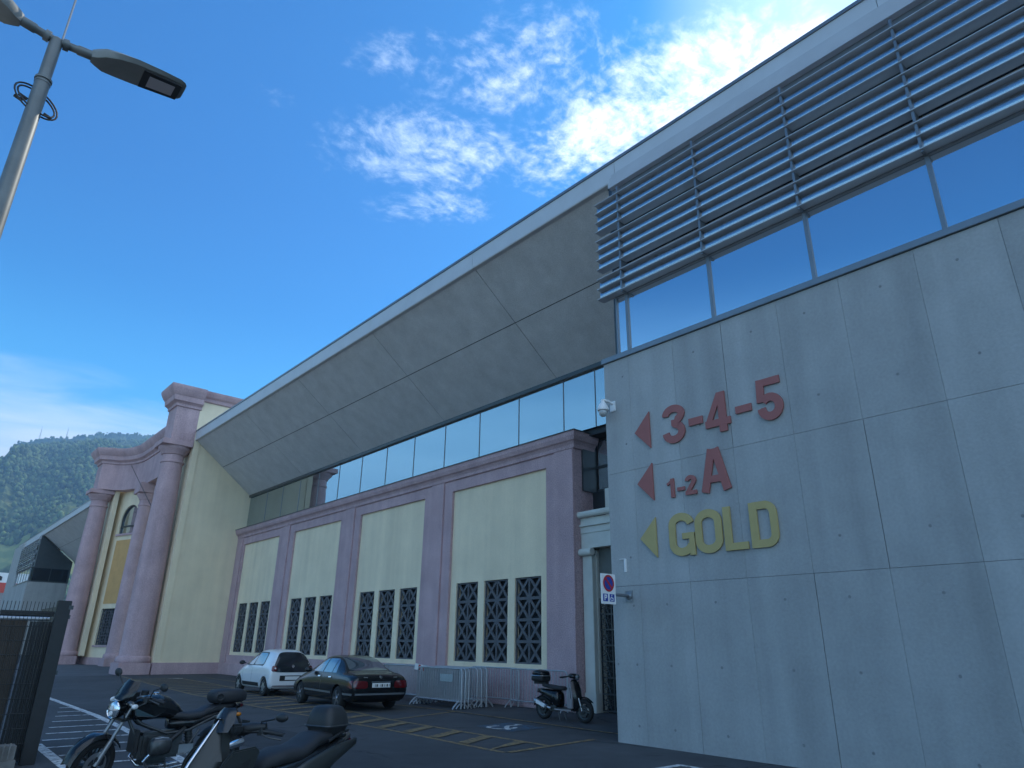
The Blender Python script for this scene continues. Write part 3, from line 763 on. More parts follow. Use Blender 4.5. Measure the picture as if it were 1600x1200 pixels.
# ------------------------------------------------------------------ raised wayfinding letters on the concrete
LW = 11.2
def glyph_obj(name, strokes, m, parent, y_left, y_right, z0, z1):
    """strokes: list of (points, width, closed); points in the letter's own metre box, x to the right"""
    b = MB()
    for k, (pts, w, closed) in enumerate(strokes):
        p = [Vector(q) for q in pts]; n = len(p); Lf, Rt = [], []
        for i in range(n):
            if closed: a, c = p[i-1], p[(i+1) % n]
            else: a, c = p[max(i-1, 0)], p[min(i+1, n-1)]
            d1 = (p[i]-a).normalized() if (p[i]-a).length > 1e-6 else (c-p[i]).normalized()
            d2 = (c-p[i]).normalized() if (c-p[i]).length > 1e-6 else d1
            t = (d1+d2).normalized(); nv = Vector((-t.y, t.x)); mtr = 1/max(.5, nv.dot(Vector((-d1.y, d1.x))))
            Lf.append(p[i]+nv*w/2*mtr); Rt.append(p[i]-nv*w/2*mtr)
        x1 = -.045-.0012*k; x0 = -.012
        seg = n if closed else n-1
        def V(q, x): return (x, (y_left-q.x)-y_left, q.y)
        for i in range(seg):
            j = (i+1) % n
            A, B_, C, D = Rt[i], Rt[j], Lf[j], Lf[i]
            b.add([V(A, x1), V(B_, x1), V(C, x1), V(D, x1), V(A, x0), V(B_, x0), V(C, x0), V(D, x0)],
                  [(0, 1, 2, 3), (0, 4, 5, 1), (2, 6, 7, 3)]+([] if closed or 0 < i < seg-1 else ([(0, 3, 7, 4)] if i == 0 else [])+([(1, 5, 6, 2)] if i == seg-1 else [])))
    o = b.build(name, m, parent, recalc=False); return o
def el(cx, cy, rx, ry, a0, a1, n=14): return arc(cx, cy, rx, ry, a0, a1, n)
def glyph(ch, W, H, w):
    h = w/2
    if ch == '-': return [([(0, H/2), (W, H/2)], H, False)]
    if ch == '1': return [([(W-h, 0), (W-h, H)], w, False), ([(0, H*.72), (W*.35, H*.78), (W-h, H-.02)], w*.55, False)]
    if ch == '3': return [(el(W/2, H*.745, W/2-h, H*.255-h, 185, -55, 14)+el(W/2-.01, H*.29, W/2-h, H*.29-h, 68, -180, 16), w, False), ([(W*.40, H*.53), (W*.70, H*.53)], w*.8, False)]
    if ch == '5': return [([(W-.02, H-h*.9), (h*.6+.03, H-h*.9)], w*.9, False), ([(h+.02, H), (h-.005, H*.46)], w*.95, False), (el(W/2, H*.32, W/2-h, H*.32-h, 140, -178, 18), w, False)]
    if ch == '4': return [([(W*.70, 0), (W*.70, H)], w, False), ([(W*.64, H-.02), (w*.42, H*.27)], w*.72, False), ([(0, H*.245), (W, H*.245)], w*.85, False)]
    if ch == '2': return [(el(W/2, H*.72, W/2-h, H*.28-h, 180, -32, 14)+[(h*1.05, H*.12)], w, False), ([(0, h*.9), (W, h*.9)], w*.9, False)]
    if ch == 'A': return [([(h*.85, 0), (W*.44, H)], w, False), ([(W-h*.85, 0), (W*.56, H)], w, False), ([(W*.28, H*.29), (W*.72, H*.29)], w*.8, False), ([(W*.36, H-.055), (W*.64, H-.055)], .11, False)]
    r = .22
    if ch == 'O':
        rr = el(W/2, H-r-.02, W/2-h, r+.02-h, 0, 180, 12)+el(W/2, r+.02, W/2-h, r+.02-h, 180, 360, 12)
        return [(rr, w, True)]
    if ch == 'G': return [(el(W/2, H-r-.02, W/2-h, r+.02-h, 8, 180, 12)+el(W/2, r+.02, W/2-h, r+.02-h, 180, 345, 12), w, False), ([(W*.52, H*.45), (W, H*.45)], w*.75, False), ([(W-h*.8, H*.48), (W-h*.8, 0)], w*.8, False)]
    if ch == 'L': return [([(h, 0), (h, H)], w, False), ([(h, h*.85), (W, h*.85)], w*.85, False)]
    if ch == 'D': return [([(h, 0), (h, H)], w, False), ([(h, H-h*.85)]+el(W-r, H-r, r-h, r-h*.85, 90, 0, 8)+el(W-r, r, r-h, r-h*.85, 0, -90, 8)+[(h, h*.85)], w*.9, False)]
def sign_row(name_label, colour, zc, items, arrow):
    y0 = arrow[1]
    t = thing('wayfinding_sign', name_label, 'sign', (LW, y0, arrow[2]), 0, 'wayfinding signs on the concrete wall')
    ya, yt, za, zt = arrow[0], arrow[1], arrow[2], arrow[3]
    b = MB(); b.prism([(-.045, ya-y0, 0), (-.045, ya-y0, zt-za), (-.045, 0, (zt-za)/2)], (.033, 0, 0)); b.build('arrow', colour, t)
    for ch, yl, yr, z0, z1, w in items:
        W, H = yl-yr, z1-z0
        nm = {'-': 'dash'}.get(ch, 'digit' if ch.isdigit() else 'letter')
        o = glyph_obj(nm, glyph(ch, W, H, w), colour, t, yl, yr, z0, z1)
        o.location = (0, yl-y0, z0-za)
    return t
sign_row('red arrow pointing left with big raised digits 3-4-5, topmost sign on the concrete', M['letter_red'], 5.98,
         [('3', 8.11, 7.57, 5.57, 6.38, .155), ('-', 7.48, 7.16, 5.84, 5.99, .1), ('4', 7.10, 6.55, 5.57, 6.37, .165), ('-', 6.43, 6.10, 5.84, 5.98, .1), ('5', 5.98, 5.48, 5.56, 6.37, .155)],
         (8.45, 8.85, 5.59, 6.39))
sign_row('red arrow with small raised 1-2 and tall letter A, middle sign on the concrete', M['letter_red'], 4.88,
         [('1', 8.11, 7.94, 4.48, 4.86, .085), ('-', 7.87, 7.70, 4.59, 4.66, .1), ('2', 7.68, 7.43, 4.48, 4.86, .085), ('A', 7.31, 6.69, 4.46, 5.28, .165)],
         (8.45, 8.85, 4.49, 5.27))
sign_row('yellow arrow with raised gold word GOLD, lowest sign on the concrete', M['letter_gold'], 3.75,
         [('G', 8.14, 7.56, 3.34, 4.16, .15), ('O', 7.54, 6.96, 3.34, 4.15, .15), ('L', 6.92, 6.46, 3.35, 4.14, .15), ('D', 6.39, 5.86, 3.35, 4.14, .15)],
         (8.45, 8.85, 3.36, 4.15))

# ------------------------------------------------------------------ small fittings on the concrete wall
t = thing('parking_sign', 'white no-parking plate with blue roundel and disabled bay symbols on a wall bracket', 'sign', (11.2, 9.21, 2.65))
b = MB(); b.box(-.46, -.012, -.17, -.88, .012, .40); b.build('sign_plate', M['white_plastic'], t, bevel=.004)
b = MB(); b.tube([(-.02, .03, .02), (-.62, .03, .02)], .032, 10); b.lathe([(.075, 0), (.075, -.03), (.04, -.05)], 14, (0, .03, .02), 'X'); b.build('bracket', M['mid_metal'], t, smooth=40)
b = MB(); b.box(-.004, -.06, -.10, -.014, .12, .12); b.build('wall_plate', M['mid_metal'], t)
def disc(name, m, c, r0, r1, y, par, n=28):
    b = MB()
    if r0 == 0: b.prism([(c[0]+r1*cos(2*pi*i/n), y, c[1]+r1*sin(2*pi*i/n)) for i in range(n)], (0, .003, 0))
    else:
        for i in range(n):
            a, e = 2*pi*i/n, 2*pi*(i+1)/n
            b.prism([(c[0]+r0*cos(a), y, c[1]+r0*sin(a)), (c[0]+r1*cos(a), y, c[1]+r1*sin(a)), (c[0]+r1*cos(e), y, c[1]+r1*sin(e)), (c[0]+r0*cos(e), y, c[1]+r0*sin(e))], (0, .003, 0))
    return b.build(name, m, par)
disc('roundel', M['blue_sign'], (-.67, .22), 0, .125, -.016, t); ring = disc('roundel_ring', M['red_sign'], (-.67, .22), .122, .160, -.019, t)
b = MB(); q = Vector((.707, .707))
b.prism([(-.67-.10+.016, -.0205, .22+.10+.016), (-.67-.10-.016, -.0205, .22+.10-.016), (-.67+.10-.016, -.0205, .22-.10-.016), (-.67+.10+.016, -.0205, .22-.10+.016)], (0, .003, 0)); b.build('diagonal_bar', M['red_sign'], t)
for cx, nm in ((-.77, 'parking_symbol'), (-.58, 'wheelchair_symbol')):
    b = MB(); b.prism([(cx-.07, -.016, -.12), (cx+.07, -.016, -.12), (cx+.07, -.016, .02), (cx-.07, -.016, .02)], (0, .003, 0)); f = b.build(nm, M['blue_sign'], t)
    b = MB()
    if cx < -.7:
        b.box(cx-.035, -.0185, -.105, cx-.012, -.0165, .005)
        b.box(cx-.012, -.0188, -.018, cx+.030, -.0165, .005); b.box(cx+.018, -.0186, -.045, cx+.040, -.0165, -.010); b.box(cx-.012, -.0190, -.062, cx+.030, -.0165, -.042)
    else:
        b.lathe([(.013, -.0185), (.013, -.0165)], 10, (cx-.01, 0, -.002), 'Y'); b.box(cx-.018, -.0187, -.06, cx-.004, -.0165, -.018)
        b.box(cx-.004, -.0186, -.062, cx+.035, -.0165, -.046); b.box(cx+.022, -.0189, -.10, cx+.036, -.0165, -.062)
        b.tube([(cx-.012+.034*cos(R(a)), -.0178, -.072+.034*sin(R(a))) for a in range(110, 331, 20)], .006, 5)
    b.build('symbol_mark', M['white_plastic'], f)
t = thing('dome_camera', 'white dome security camera bracketed to the corner of the concrete wall', 'camera', (11.2, 9.43, 6.66))
b = MB(); b.box(0, -.06, -.02, -.03, .10, .22); b.build('wall_mount', M['white_plastic'], t, bevel=.01)
b = MB(); b.tube([(-.02, .02, .16), (-.14, .04, .20), (-.26, .06, .20), (-.30, .06, .16)], .032, 10); b.build('arm', M['white_plastic'], t, smooth=50)
b = MB(); b.lathe([(.045, .20), (.05, .14), (.10, .06), (.125, .0), (.125, -.05), (.10, -.06)], 22, (-.30, .06, 0)); b.build('housing', M['white_plastic'], t, smooth=40)
b = MB(); b.lathe([(.095, -.062), (.098, -.10), (.085, -.15), (.05, -.185), (.001, -.195)], 22, (-.30, .06, 0)); b.build('dome', mat('smoked_dome', (.42, .43, .43), .15, coat=.5), t, smooth=60)
b = MB(); b.tube([(-.012, 9.46-9.3, .26), (-.012, 9.30-9.3, .26)], .008, 6); b.box(0, -.018, 0, -.04, .018, .26)
o = b.build('conduit_hook', M['white_plastic']); o.location = (11.2, 9.29, 3.14); tag(o, 'short white conduit stub on the concrete just above the parking sign', 'conduit')

# ------------------------------------------------------------------ street lamp
t = thing('street_lamp', 'tall grey twin-headed street lamp with cable loops round the pole', 'street lamp', (-.105, 5.89, 0))
b = MB(); b.tube([(0, 0, 0), (0, 0, 3), (0, 0, 6.0)], [.075, .066, .056], 18); b.build('pole', M['pole'], t, smooth=60)
b = MB(); b.tube([(0, 0, 6.0), (0, 0, 6.06), (0, 0, 6.48), (0, 0, 6.50)], [.060, .048, .048, .03], 16); b.tube([(0, 0, 6.03), (0, 0, 6.05)], .064, 16); b.build('pole_sleeve', M['pole'], t, smooth=40)
b = MB(); b.tube([(.035, 0, 6.48), (.035, 0, 7.6)], .009, 6); b.build('antenna_rod', M['mid_metal'], t)
for k in range(2):
    b = MB(); r0 = .112+.016*k
    b.tube([(r0*1.25*cos(R(a))-.0, .02+.05*sin(R(a)+k), 5.83+.13*sin(R(a))*(.9+.1*k)+.05*cos(R(a))*k*.5-.06*cos(R(a))) for a in range(0, 361, 15)], .0075, 6); b.build('cable_loop', M['black_plastic'], t)
b = MB()
for x, z in ((-.115, 5.78), (.10, 5.72), (-.09, 5.81)): b.tube([(x-.03, 0, z+.01), (x+.03, 0, z-.01)], .014, 6)
b.build('cable_clip', M['black_plastic'], t)
for s in (1, -1):
    tl = .10 if s > 0 else .16
    def A(u, v, w, s=s, tl=tl): return (s*(u*cos(tl)-w*sin(tl)), v, 6.47+u*sin(tl)+w*cos(tl))
    b = MB(); b.tube([A(.02, 0, 0), A(.15, 0, 0), A(.16, 0, 0), A(.27, 0, 0)], [.034, .034, .042, .042], 14)
    b.tube([A(.05, 0, 0), A(.09, 0, 0)], .05, 14); b.build('arm', M['pole'], t, smooth=40)
    b = MB(); rings = []
    for u, hw, zt_, zb_ in ((.26, .045, .045, -.045), (.30, .075, .06, -.05), (.36, .125, .065, -.045), (.46, .155, .062, -.03), (.60, .172, .055, -.02), (.80, .165, .045, -.018), (.96, .150, .036, -.018), (1.0, .13, .028, -.014), (1.02, .10, .014, -.008)):
        c = .32*hw
        rings.append([A(u, y, z) for y, z in ((-hw, (zt_+zb_)/2), (-hw+c*.5, zb_+.004), (-hw+c, zb_), (hw-c, zb_), (hw-c*.5, zb_+.004), (hw, (zt_+zb_)/2), (hw-c*.6, zt_-.012), (hw-c*1.4, zt_), (-hw+c*1.4, zt_), (-hw+c*.6, zt_-.012))])
    b.rings(rings); h = b.build('lamp_head', M['graypaint2'], t, smooth=35)
    b = MB(); b.prism([A(.66, -.125, -.021), A(.98, -.11, -.021), A(.98, .11, -.021), A(.66, .125, -.021)], Vector(A(0, 0, -.012))-Vector(A(0, 0, 0))); b.build('lens_frame', M['black_plastic'], h)
    b = MB(); b.prism([A(.715, -.075, -.034), A(.93, -.07, -.034), A(.93, .07, -.034), A(.715, .075, -.034)], Vector(A(0, 0, -.005))-Vector(A(0, 0, 0))); b.build('lamp_lens', M['led'], h)

# ------------------------------------------------------------------ crowd barriers
def barrier_proto():
    t = thing('crowd_barrier', 'galvanised crowd barrier', 'barrier', (0, 0, 0), 0, 'crowd barriers stacked against the arcade')
    Lh, z0, z1, r = 1.12, .20, 1.06, .09
    fr = [(0, -Lh, .02), (0, -Lh, z0), (0, -Lh, z1-r), (0, -Lh+.03, z1-.03), (0, -Lh+r, z1), (0, Lh-r, z1), (0, Lh-.03, z1-.03), (0, Lh, z1-r), (0, Lh, z0), (0, Lh, .02)]
    b = MB(); b.tube(fr, .021, 8); b.tube([(0, -Lh, z0), (0, Lh, z0)], .019, 8); b.build('frame', M['steel'], t, smooth=50)
    b = MB()
    for i in range(1, 19):
        y = -Lh+2*Lh*i/19; b.tube([(0, y, z0), (0, y, z1)], .0105, 6)
    b.build('bars', M['steel'], t, smooth=50)
    for y in (-Lh+.03, Lh-.03):
        b = MB(); b.tube([(-.27, y, .015), (-.24, y, .06), (-.10, y, .19), (0, y, .215), (.10, y, .19), (.24, y, .06), (.27, y, .015)], .016, 7); b.build('foot', M['steel'], t, smooth=50)
    return t
bp = barrier_proto()
bars = []
for i in range(5): bars.append((12.84+.08*i, 18.02+.041*((i*3) % 5)-.05, 0, 'front'))
for i in range(5): bars.append((13.66+.08*i, 18.25-.037*((i*3) % 5)+.05, .0, 'rear'))
for i in range(4): bars.append((13.30+.10*i, 20.75+.033*((i*3) % 4), .02, 'far'))
bars.append((14.60, 15.55, .05, 'wall')); bars.append((14.78, 17.75, .02, 'wall2'))
labs = {'front': ['nearest galvanised barrier of the front stack beside the black saloon', 'second barrier in the front stack beside the black saloon', 'third barrier in the front stack beside the black saloon', 'fourth barrier in the front stack beside the black saloon', 'rearmost barrier of the front stack beside the black saloon'],
        'rear': ['front barrier of the second stack, nearer the arcade wall', 'second barrier of the stack nearer the arcade wall', 'third barrier of the stack nearer the arcade wall', 'fourth barrier of the stack nearer the arcade wall', 'innermost barrier of the stack nearer the arcade wall'],
        'far': ['steel barrier half hidden behind the boot of the black saloon', 'second barrier behind the boot of the black saloon', 'third barrier behind the boot of the black saloon', 'rearmost of the barriers behind the boot of the saloon'],
        'wall': ['single steel barrier standing along the wall right behind the black scooter'], 'wall2': ['steel barrier at the wall between the stacks and the black scooter']}
cnt = {}
for i, (x, y, rz, k) in enumerate(bars):
    o = bp if i == 0 else dup(bp)
    o.location = (x, y, 0); o.rotation_euler = (0, 0, rz); j = cnt.get(k, 0); cnt[k] = j+1; o['label'] = labs[k][j]
first = bp
b = MB(); b.box(-.004, -.33, .70, -.010, .30, .90); o = b.build('notice_board', mat('worn_notice', (.30, .36, .36), .6, var=.15), None); o.location = (12.845, 17.62, 0)
tag(o, 'faded grey-green board hung on the front crowd barrier', 'notice board')
b = MB(); b.box(0, -.25, 0, .02, .25, .18); b.box(-.002, -.22, .01, -.0005, -.12, .17, 1); b.box(-.002, -.02, .01, -.0005, .08, .17, 1)
o = b.build('warning_board', [M['plate'], M['red_sign']]); o.location = (13.2, 19.55, .93); o.rotation_euler = (.15, 0, .2)
tag(o, 'small red and white striped board propped on barriers behind the saloon', 'barrier board')
# ------------------------------------------------------------------ cars
def bvh_of(o):
    bm = bmesh.new(); bm.from_mesh(o.data); t = BVHTree.FromBMesh(bm); bm.free(); return t
def loft_body(name, stations, m, parent, arches, r_arch, W):
    b = MB(); rings = []
    for (x, zb, hs, hm, bz, bh, rz, rh) in stations:
        half = [(hs*.8, zb), (hs, zb+.05), (hm, zb+(bz-zb)*.45), (hm*.998, zb+(bz-zb)*.8), (bh, bz), ((bh*.55+rh*.45), bz+(rz-bz)*.45), (rh+(bh-rh)*.12, bz+(rz-bz)*.86), (rh*.80, rz-.004), (rh*.35, rz+.008)]
        rings.append([(x, y, z) for y, z in half]+[(x, -y, z) for y, z in half[::-1]])
    b.rings(rings); o = b.build(name, m, None)
    s = o.modifiers.new('s', 'SUBSURF'); s.levels = 2; s.render_levels = 2
    for ax in arches:
        c = MB(); c.lathe([(r_arch, -1.2), (r_arch, 1.2)], 36, (ax, 0, .0), 'Y'); co = c.build('cutter', m); co.location = (0, 0, r_arch-.035)
        md = o.modifiers.new('b', 'BOOLEAN'); md.operation = 'DIFFERENCE'; md.object = co; md.solver = 'EXACT'
    dg = bpy.context.evaluated_depsgraph_get(); dg.update()
    me = bpy.data.meshes.new_from_object(o.evaluated_get(dg)); 
    for md in list(o.modifiers):
        if md.type == 'BOOLEAN': c = md.object; bpy.data.objects.remove(c)
    o.modifiers.clear(); o.data = me
    me.polygons.foreach_set('use_smooth', [True]*len(me.polygons)); me.set_sharp_from_angle(angle=R(38))
    if parent: o.parent = parent
    return o
def patch(tree, name, quad, axis, m, parent, off=.006, nu=8, nv=6, round_=0.0, thick=0.0):
    """four corners in the plane facing `axis`, pressed on to the body surface"""
    A, B_, C, D = [Vector(q) for q in quad]
    dirs = {'+y': Vector((0, -1, 0)), '-y': Vector((0, 1, 0)), '-x': Vector((1, 0, 0)), '+x': Vector((-1, 0, 0)), '+z': Vector((0, 0, -1))}
    d = dirs[axis]; vs = []
    for j in range(nv+1):
        for i in range(nu+1):
            u, v = i/nu, j/nv
            if round_:
                du, dv = abs(u-.5)*2, abs(v-.5)*2; k = 1-round_*(du**4)*(dv**4)
                u, v = .5+(u-.5)*k, .5+(v-.5)*k
            p2 = A.lerp(B_, u).lerp(D.lerp(C, u), v)
            if axis in ('+y', '-y'): o = Vector((p2.x, 0, p2.y))-d*3
            elif axis in ('+x', '-x'): o = Vector((0, p2.x, p2.y))-d*5
            else: o = Vector((p2.x, p2.y, 0))-d*4
            h = tree.ray_cast(o, d)
            if h[0] is None: h = tree.find_nearest(o); n_ = -d
            else: n_ = h[1] if h[1].dot(d) < 0 else -h[1]
            vs.append(h[0]+n_*off)
    b = MB(); f = []
    for j in range(nv):
        for i in range(nu):
            a = j*(nu+1)+i; f.append((a, a+1, a+nu+2, a+nu+1))
    b.add(vs, f); o = b.build(name, m, parent, smooth=180)
    c = sum((v for v in vs), Vector())/len(vs)
    if o.data.polygons[len(o.data.polygons)//2].normal.dot(-d) < 0: o.data.flip_normals()
    return o
def wheel(parent, x, y, r, w, spokes, rim_m, cover=False):
    s = 1 if y > 0 else -1
    b = MB(); b.lathe([(r*.64, -w/2), (r*.9, -w/2), (r*.985, -w*.36), (r, -w*.2), (r, w*.2), (r*.985, w*.36), (r*.9, w/2), (r*.64, w/2)], 32, (0, 0, 0), 'Y')
    o = b.build('wheel', M['rubber'], parent, smooth=35); o.location = (x, y-s*w*.5, r)
    b = MB(); R_ = r*.66
    b.lathe([(R_, s*w*.5), (R_*.94, s*w*.5), (R_*.90, s*w*.30)], 28, (0, 0, 0), 'Y', caps=False)
    if cover:
        b.lathe([(R_*.9, s*w*.42), (R_*.55, s*w*.52), (.03, s*w*.54), (.001, s*w*.54)], 28, (0, 0, 0), 'Y', caps=False)
        for k in range(spokes):
            a = 2*pi*k/spokes; b.obox((R_*.68*cos(a), s*w*.49, R_*.68*sin(a)), (R_*.36, .012, .05), Matrix.Rotation(-a, 3, 'Y'))
    else:
        for k in range(spokes):
            a = 2*pi*k/spokes; b.obox((R_*.5*cos(a), s*w*.44, R_*.5*sin(a)), (R_*.92, .03, .062), Matrix.Rotation(-a, 3, 'Y'))
        b.lathe([(.06, s*w*.5), (.055, s*w*.54), (.001, s*w*.54)], 16, (0, 0, 0), 'Y', caps=False)
    b.build('rim', rim_m, o, smooth=35)
    b = MB(); b.lathe([(R_*.93, s*w*.22), (.001, s*w*.22)], 24, (0, 0, 0), 'Y', caps=False); b.build('brake_shadow_plate', M['engine'], o)
    return o
def plate_text(parent, body_x, yc, z, chars):
    pass

def city_car():
    t = thing('city_car', 'small white five-door hatchback with black glass tailgate, parked beyond the saloon', 'car', (11.13, 25.95, 0), R(88.5)); t.scale = (.98, .98, .955)
    S = [(-1.79, .40, .62, .70, .74, .70, .82, .60), (-1.76, .28, .72, .79, .86, .775, 1.00, .60), (-1.68, .22, .77, .815, .93, .79, 1.22, .55), (-1.53, .20, .78, .82, .95, .80, 1.43, .505), (-1.25, .19, .785, .82, .96, .80, 1.525, .50),
         (-.6, .19, .785, .82, .96, .795, 1.555, .51), (.0, .19, .785, .82, .95, .79, 1.535, .51), (.45, .19, .785, .82, .94, .785, 1.41, .51), (.90, .19, .785, .82, .90, .77, 1.11, .57), (1.1, .20, .785, .815, .86, .75, 1.0, .60),
         (1.45, .22, .77, .80, .78, .72, .92, .58), (1.7, .26, .70, .74, .68, .64, .80, .5), (1.80, .36, .56, .60, .6, .5, .68, .4)]
    bd = loft_body('body', S, M['white_paint'], t, (-1.245, 1.245), .345, .82); tr = bvh_of(bd)
    for s, ax in ((1, '+y'), (-1, '-y')):
        patch(tr, 'side_window', [(.88, 1.02), (-.02, 1.00), (-.02, 1.42), (.42, 1.39)], ax, M['car_glass'], t, round_=.04)
        patch(tr, 'side_window', [(-.07, 1.00), (-.98, 1.03), (-.86, 1.41), (-.07, 1.42)], ax, M['car_glass'], t, round_=.10)
        patch(tr, 'window_trim', [(-.02, .99), (-.07, .99), (-.07, 1.43), (-.02, 1.43)], ax, M['black_plastic'], t, nu=2)
        patch(tr, 'window_trim', [(.98, .985), (-.98, .985), (-.98, 1.02), (.95, 1.02)], ax, M['black_plastic'], t, off=.004, nv=1, nu=14)
        patch(tr, 'door_seam', [(-.052, .30), (-.064, .30), (-.064, .985), (-.052, .985)], ax, M['black_plastic'], t, off=.002, nu=1)
        patch(tr, 'door_seam', [(.86, .32), (.848, .32), (.875, .95), (.887, .95)], ax, M['black_plastic'], t, off=.002, nu=1)
        patch(tr, 'rub_strip', [(.80, .30), (-.78, .30), (-.78, .42), (.80, .42)], ax, M['black_plastic'], t, off=.014, nu=14, nv=2)
        patch(tr, 'door_handle', [(.06, .80), (-.04, .80), (-.04, .835), (.06, .835)], ax, M['white_paint'], t, off=.025, nu=2, nv=1)
        b = MB(); b.ell((.80, s*.90, 1.06), (.07, .11, .075)); b.box(.76, s*.76, 1.02, .82, s*.86, 1.06); b.build('door_mirror', M['black_plastic'], t, smooth=60)
    patch(tr, 'tailgate_glass', [(.775, .78), (-.775, .78), (-.45, 1.455), (.45, 1.455)], '-x', M['dark_glass'], t, round_=.12, nu=14, nv=10)
    for s in (1, -1):
        patch(tr, 'tail_light', [(s*.77, .81), (s*.585, .82), (s*.57, .97), (s*.715, 1.01)], '-x', M['tail_red'], t, off=.014, round_=.2)
        patch(tr, 'reversing_light', [(s*.66, .89), (s*.61, .89), (s*.61, .94), (s*.66, .94)], '-x', M['plate'], t, off=.02, nu=3, nv=3, round_=.3)
    patch(tr, 'windscreen', [(.52, 1.06), (-.52, 1.06), (-.50, 1.46), (.50, 1.46)], '+x', M['car_glass'], t, nu=12)
    patch(tr, 'plate_recess', [(.45, .50), (-.45, .50), (-.45, .68), (.45, .68)], '-x', M['black_plastic'], t, off=.004)
    p = patch(tr, 'number_plate', [(.26, .535), (-.26, .535), (-.26, .65), (.26, .65)], '-x', M['plate'], t, off=.012, nv=2)
    patch(tr, 'bumper_insert', [(.70, .30), (-.70, .30), (-.66, .36), (.66, .36)], '-x', M['pale_grey'], t, off=.008, nv=2, nu=12)
    patch(tr, 'badge', [(.05, .93), (-.05, .93), (-.05, 1.03), (.05, 1.03)], '-x', M['chrome'], t, off=.012, nu=4, nv=4, round_=.7)
    b = MB(); b.tube([(-1.2, 0, 1.55), (-1.28, 0, 1.64)], .012, 6); b.build('roof_aerial', M['black_plastic'], t)
    for s, ax in ((1, '+y'), (-1, '-y')):
        patch(tr, 'window_frame', [(.96, .985), (-1.04, .985), (-.90, 1.45), (.38, 1.435)], ax, M['black_plastic'], t, off=.003, round_=.07, nu=16, nv=10)
    for x in (-1.245, 1.245):
        for s in (1, -1):
            wheel(t, x, s*.80, .30, .18, 6, M['alloy'], True)
    b = MB(); b.box(-1.7, -.66, .22, 1.7, .66, .5); b.build('underbody', M['black_plastic'], t)
    return t
def saloon():
    t = thing('saloon_car', 'shiny black four-door saloon parked in front of the crowd barriers', 'car', (10.79, 19.85, 0), R(85.8)); t.scale = (.965, .965, .965)
    S = [(-2.39, .42, .70, .76, .70, .70, .76, .60), (-2.35, .30, .80, .86, .80, .80, .88, .66), (-2.2, .22, .85, .89, .88, .84, .965, .70), (-1.9, .20, .87, .90, .91, .845, .99, .71), (-1.62, .20, .87, .90, .92, .845, 1.01, .70), (-1.4, .20, .87, .90, .92, .845, 1.10, .66),
         (-1.0, .19, .87, .90, .93, .845, 1.34, .585), (-.65, .19, .87, .90, .93, .845, 1.42, .58), (-.1, .19, .87, .90, .92, .845, 1.44, .585), (.3, .19, .87, .90, .91, .845, 1.40, .58), (.75, .19, .87, .90, .89, .84, 1.16, .64), (1.05, .20, .87, .90, .87, .83, 1.01, .68),
         (1.5, .20, .87, .895, .82, .80, .93, .64), (2.0, .22, .84, .87, .74, .74, .83, .58), (2.28, .26, .76, .80, .64, .66, .72, .5), (2.38, .36, .62, .66, .54, .52, .60, .42)]
    bd = loft_body('body', S, M['black_paint'], t, (-1.415, 1.415), .36, .9); tr = bvh_of(bd)
    for s, ax in ((1, '+y'), (-1, '-y')):
        patch(tr, 'side_window', [(.74, .97), (-.12, .965), (-.16, 1.33), (.22, 1.32)], ax, M['car_glass'], t)
        patch(tr, 'side_window', [(-.19, .965), (-.80, .965), (-.76, 1.34), (-.22, 1.335)], ax, M['car_glass'], t)
        patch(tr, 'quarter_window', [(-.84, .965), (-1.12, .965), (-.94, 1.24), (-.80, 1.33)], ax, M['car_glass'], t)
        patch(tr, 'side_moulding', [(1.02, .425), (-.98, .425), (-.98, .475), (1.02, .475)], ax, M['alloy'], t, off=.012, nu=16, nv=1)
        patch(tr, 'side_moulding', [(-1.82, .425), (-2.30, .425), (-2.30, .475), (-1.82, .475)], ax, M['alloy'], t, off=.012, nu=6, nv=1)
        for x in (-.02, -.82): patch(tr, 'door_handle', [(x+.09, .83), (x-.09, .83), (x-.09, .86), (x+.09, .86)], ax, M['chrome'], t, off=.02, nu=3, nv=1)
        patch(tr, 'door_seam', [(-.165, .3), (-.177, .3), (-.177, .94), (-.165, .94)], ax, M['engine'], t, off=.002, nu=1)
        b = MB(); b.ell((.66, s*.96, 1.0), (.08, .12, .075)); b.build('door_mirror', M['black_paint'], t, smooth=60)
    patch(tr, 'rear_window', [(.60, 1.03), (-.60, 1.03), (-.50, 1.37), (.50, 1.37)], '-x', M['car_glass'], t, nu=14, nv=8)
    patch(tr, 'windscreen', [(.60, 1.03), (-.60, 1.03), (-.50, 1.36), (.50, 1.36)], '+x', M['car_glass'], t, nu=12)
    for s in (1, -1):
        patch(tr, 'tail_light', [(s*.82, .60), (s*.40, .60), (s*.42, .79), (s*.82, .80)], '-x', M['tail_red'], t, off=.010, round_=.15, nu=10)
        patch(tr, 'tail_light_wrap', [(-2.33, .60), (-2.12, .62), (-2.12, .77), (-2.30, .80)], '+y' if s > 0 else '-y', M['tail_red'], t, off=.010)
        patch(tr, 'lettering', [(s*.52, .87), (s*.40, .87), (s*.40, .885), (s*.52, .885)], '-x', M['alloy'], t, off=.006, nu=3, nv=1)
    p = patch(tr, 'number_plate', [(.28, .62), (-.28, .62), (-.28, .735), (.28, .735)], '-x', M['plate'], t, off=.016, nv=2)
    b = MB(); px = -2.405; 
    for i, y in enumerate((.20, .14, .04, -.02, -.08, -.17, -.23)):
        b.box(px-.03, y-.018, .645, px-.026, y+.018, .71) if i % 2 else b.box(px-.03, y-.018, .645, px-.026, y-.006, .71)
    b.build('plate_characters', M['black_plastic'], p)
    patch(tr, 'boot_grip', [(.30, .75), (-.30, .75), (-.30, .775), (.30, .775)], '-x', M['chrome'], t, off=.012, nv=1)
